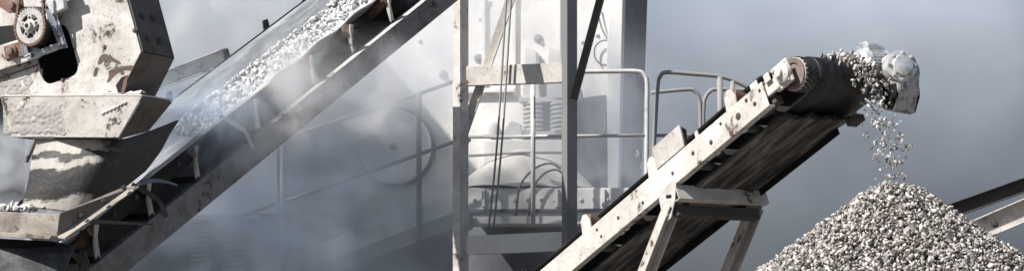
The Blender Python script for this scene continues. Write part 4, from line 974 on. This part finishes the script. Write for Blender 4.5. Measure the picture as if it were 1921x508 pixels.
# dust heap
ch = kp(985, 352, 0.72)
mb = MB()
def heap(a, b):
    t_ = 2 * math.pi * b; r_ = a; x = 0.80 * r_ * math.cos(t_); y = 0.46 * r_ * math.sin(t_)
    z = 0.44 * max(0, (1 - r_ ** 2.6)) ** 1.15 * (1 - 0.2 * max(0, -math.cos(t_)) * r_) + 0.03 * mnoise.noise((x * 4, y * 4, 2))
    return (ch.x + x, ch.y + y, ch.z + z - 0.01)
mb.grid(heap, 20, 48); ho = mb.build('dust_heap', M['powder'], None, smooth=True); tag(ho, 'smooth mound of pale stone dust settled on the crusher ledge', 'dust heap')

# ================================================================== WALKWAY AND RAILINGS
WN = V((-math.sin(R(10)), -math.cos(R(10)), 0)); W00 = P(800, 300, 4.7)
def wp(px, py, off=0): return onplane(px, py, W00 + WN * off, WN)
wk = empty('walkway', Matrix.Translation((W00.x, W00.y, 0)))
tag(wk, 'sloping dusty walkway with tubular handrail in front of the round flywheel cover', 'walkway')
def wkp(mb, name, mat, **k): return wpart(mb.build(name, M[mat], None, **k), wk)
mb = MB(); mb.prism([wp(*q) for q in ((864, 356), (864, 399), (420, 560), (420, 528))], -WN * 0.03); wkp(mb, 'toe_board', 'machine', bevel=0.004)
mb = MB(); mb.prism([wp(*q, 0.03) for q in ((864, 393), (864, 423), (420, 590), (420, 560))], -WN * 0.7); wkp(mb, 'walkway_deck', 'rail', bevel=0.004)
mb = MB(); mb.tube([wp(*q, 0.02) for q in ((862, 262), (700, 320), (380, 430), (250, 476))], 0.022, 10); wkp(mb, 'handrail', 'rail', smooth=True)
mb = MB(); mb.tube([wp(*q, 0.02) for q in ((860, 150), (780, 178), (560, 250), (300, 335))], 0.022, 10); wkp(mb, 'handrail', 'rail', smooth=True)
for px_, y0, y1, r_ in ((786, 176, 452, 0.03), (530, 258, 540, 0.03)):
    mb = MB(); mb.tube([wp(px_, y0, 0.03), wp(px_, y1, 0.03)], r_, 12); wkp(mb, 'rail_post', 'rail', smooth=True)
# railing in front of the springs
RN = V((-math.sin(R(4)), -math.cos(R(4)), 0)); R00 = P(1000, 300, 4.6)
def rp(px, py, off=0): return onplane(px, py, R00 + RN * off, RN)
r1 = empty('railing', Matrix.Translation((R00.x, R00.y, 0)))
tag(r1, 'tubular handrail in front of the crusher springs, crossing behind both gantry posts', 'railing')
def r1p(mb, name='rail_tube', mat='litpale'): return wpart(mb.build(name, M[mat], None, smooth=True), r1)
mb = MB(); mb.tube(cat([rp(*q) for q in ((1070, 135), (1150, 134), (1195, 134), (1208, 140), (1214, 156), (1214, 200), (1213, 300), (1212, 430))], 6), 0.025, 10); r1p(mb, 'top_rail')
mb = MB(); mb.tube([rp(870, 257), rp(1212, 254)], 0.019, 10); r1p(mb, 'mid_rail')
mb = MB(); mb.tube([rp(1000, 152), rp(1000, 420)], 0.027, 12); r1p(mb, 'rail_post')
mb = MB(); mb.tube([rp(870, 140), rp(1075, 135)], 0.027, 12); r1p(mb, 'top_rail')
mb = MB(); mb.tube(cat([rp(*q) for q in ((1194, 282), (1200, 290), (1203, 305), (1203, 318))], 5), 0.010, 8); r1p(mb, 'latch_rod')
# railing to the right
R2 = P(1300, 250, 4.2); RN2 = V((0.1, -0.99, 0)).normalized()
def rq(px, py, off=0): return onplane(px, py, R2 + RN2 * off, RN2)
r2 = empty('railing', Matrix.Translation((R2.x, R2.y, 0)))
tag(r2, 'grey tubular railing bending down behind the guard plate of the black belted conveyor', 'railing')
def r2p(mb, name): return wpart(mb.build(name, M['rail'], None, smooth=True), r2)
mb = MB(); mb.tube(cat([rq(*q) for q in ((1221, 430), (1224, 330), (1230, 220), (1234, 160), (1238, 145), (1250, 136), (1300, 139), (1352, 144), (1385, 155), (1412, 170), (1440, 190))], 6), 0.023, 12); r2p(mb, 'top_rail')
mb = MB(); mb.tube([rq(1350, 144), rq(1354, 300)], 0.032, 12); r2p(mb, 'rail_post')
mb = MB(); mb.tube(cat([rq(*q, -0.7) for q in ((1222, 174), (1290, 168), (1304, 172), (1311, 184), (1314, 210), (1314, 320))], 5), 0.022, 10); r2p(mb, 'inner_rail')
mb = MB(); mb.tube(cat([rq(*q, -0.7) for q in ((1318, 320), (1320, 205), (1324, 182), (1332, 172), (1345, 168), (1430, 170))], 5), 0.022, 10); r2p(mb, 'inner_rail')
mb = MB(); mb.tube([rq(1226, 254), rq(1330, 254)], 0.018, 10); r2p(mb, 'mid_rail')
mb = MB(); mb.tube([rq(1374, 152), rq(1376, 300)], 0.026, 12); r2p(mb, 'rail_post')
# finned motor low on the left
fm = empty('spring_stack', Matrix.Translation((P(415, 450, 6.1).x, 6.1, 0)))
tag(fm, 'dim ribbed spring stack in the dust below the loaded conveyor', 'spring stack')
for k, px_ in enumerate((378, 438)):
    c0, c1 = P(px_, 520, 6.1), P(px_, 412, 6.1); pts = []
    for j in range(12 * 14 + 1):
        a = 2 * math.pi * j / 14; p = c0.lerp(c1, j / (12 * 14)); pts.append(p + V((math.cos(a) * 0.11, math.sin(a) * 0.11, 0)))
    mb = MB(); mb.tube(pts, 0.024, 8); wpart(mb.build('coil_spring', M['rail'], None, smooth=True), fm)
mb = MB(); mb.prism([P(350, 412, 5.9), P(470, 408, 5.9), P(470, 400, 5.9), P(350, 404, 5.9)], (0.05, 0.4, 0)); wpart(mb.build('spring_seat', M['machine'], None), fm)
mb = MB(); mb.prism([P(200, 408, 6.5), P(545, 398, 6.5), P(545, 600, 6.5), P(200, 600, 6.5)], (0.0, 0.05, 0)); wpart(mb.build('back_panel', M['machine_dark'], None), fm)

# ================================================================== SHADE TOWER, unseen, added beyond the left frame edge to cast shade
tw = empty('shade_tower', Matrix.Translation((-7.4, 4.7, 0)))
tag(tw, 'unseen grey clad tower on steel legs, added left of the hopper to cast shade', 'tower')
for i_ in range(11):
    for sx, sy, w_, rot in ((0, -1.6, 3.3, 0), (0, 1.6, 3.3, 0), (-1.65, 0, 3.2, 1), (1.65, 0, 3.2, 1)):
        z0 = 3.0 + 0.58 * i_
        mb = MB(); mb.box((sx - (w_ / 2 if not rot else 0.02), sy - (0.02 if not rot else w_ / 2 - 0.03), z0), (sx + (w_ / 2 if not rot else 0.02), sy + (0.02 if not rot else w_ / 2 - 0.03), z0 + 0.565))
        mb.build('shade_tower_cladding', M['machine_dark'], tw, bevel=0.006)
mb = MB(); mb.hexa([(-1.8, -1.75, 9.39), (1.8, -1.75, 9.39), (1.8, 1.75, 9.39), (-1.8, 1.75, 9.39), (-1.8, -1.75, 9.46), (1.8, -1.75, 9.46), (1.8, 1.75, 9.66), (-1.8, 1.75, 9.66)]); mb.build('shade_tower_roof', M['machine_dark'], tw, bevel=0.01)
for sx in (-1.5, 1.5):
    for sy in (-1.45, 1.45):
        mb = MB(); mb.channel((sx, sy, 0), (sx, sy, 3.0), 0.2, 0.2, 0.015, up=(0, 1, 0)); mb.build('leg', M['darksteel'], tw)

# ================================================================== DUST (real volumes)
def dust_mat(name, dens, colr, scale, lo, hi, half, aniso=0.2, seed=0.0, power=1.0):
    m = bpy.data.materials.new(name); m.use_nodes = True; t = m.node_tree; t.nodes.clear()
    out = t.nodes.new("ShaderNodeOutputMaterial"); pv = t.nodes.new("ShaderNodeVolumePrincipled"); t.links.new(pv.outputs[0], out.inputs['Volume'])
    pv.inputs['Color'].default_value = (*colr, 1); pv.inputs['Anisotropy'].default_value = aniso
    tc = nd(t, "ShaderNodeTexCoord")
    v = tc.outputs['Object']
    nv = nd(t, "ShaderNodeVectorMath", {0: v, 1: (seed, seed * 1.7, seed * 0.6)}, operation='ADD').outputs[0]
    no = noi(t, nv, scale, 6, 0.58, 0.9)
    q = nd(t, "ShaderNodeVectorMath", {0: v, 1: tuple(1 / h for h in half)}, operation='MULTIPLY').outputs[0]
    ln = nd(t, "ShaderNodeVectorMath", {0: q}, operation='LENGTH').outputs['Value']
    fall = nd(t, "ShaderNodeMapRange", {'Value': ln, 'From Min': 1.0, 'From Max': 0.15}, interpolation_type='SMOOTHSTEP').outputs[0]
    de = math_(t, 'MULTIPLY', math_(t, 'MULTIPLY', step(t, no, lo, hi), fall), dens)
    t.links.new(de, pv.inputs['Density']); return m
def dust(name, ctr, half, dens, colr, scale, lo, hi, label, seed=0.0, aniso=0.2):
    mb = MB(); mb.lathe((0, 0, 0), (0, 0, 1), [(half[2] * -math.cos(math.pi * k / 12), math.sin(math.pi * k / 12)) for k in range(13)], 24)
    mb.v = [V((p.x * half[0], p.y * half[1], p.z)) for p in mb.v]
    o = mb.build(name, dust_mat(name, dens, colr, scale, lo, hi, half, aniso, seed)); o.location = ctr
    tag(o, label, 'dust cloud', kind='stuff'); return o
SHADE_BLUE = (0.48, 0.555, 0.645); WHITE = (0.96, 0.965, 0.975)  # first dust colour is darkened and blued to imitate shade
dust('dust_cloud', P(540, 390, 4.3), (2.7, 1.2, 2.0), 3.6, SHADE_BLUE, 1.1, 0.32, 0.75, 'dust tinted bluish grey as shade, hanging under the loaded conveyor before the round cover', 1.3)
dust('dust_cloud', P(900, 20, 5.3), (1.6, 0.8, 1.3), 1.8, WHITE, 1.3, 0.32, 0.7, 'bright sunlit dust in front of the upper crusher wall', 4.1)
dust('dust_cloud', P(715, 145, 4.4), (1.35, 0.9, 0.95), 3.6, (0.90, 0.93, 0.97), 1.3, 0.36, 0.70, 'cool white dust veiling the wall above the round cover', 6.4)
dust('dust_cloud', P(1110, 270, 5.3), (1.5, 0.8, 1.9), 1.6, (0.78, 0.83, 0.90), 1.3, 0.30, 0.72, 'thin dust veil around the railing right of the steel gantry', 7.7)
dust('dust_cloud', P(615, 180, 1.0), (1.25, 0.6, 0.80), 5.2, WHITE, 1.7, 0.42, 0.70, 'pale dust puff drifting off the loaded conveyor stringer', 2.2)
dust('dust_cloud', P(370, 220, 0.6), (0.9, 0.6, 0.75), 6.0, (0.74, 0.82, 0.92), 2.0, 0.36, 0.72, 'pale dust where the stones land on the loaded belt', 9.2)
dust('dust_cloud', P(430, 40, 3.6), (1.3, 0.6, 0.9), 4.0, (0.94, 0.95, 0.96), 1.5, 0.38, 0.70, 'pale dust billowing between the hopper and the loaded belt', 3.3)
dust('dust_cloud', P(10, 330, 0.8), (0.6, 0.5, 0.6), 9.0, (0.78, 0.80, 0.83), 2.6, 0.40, 0.62, 'billowing dust at the frame edge left of the rubber skirt', 5.5)
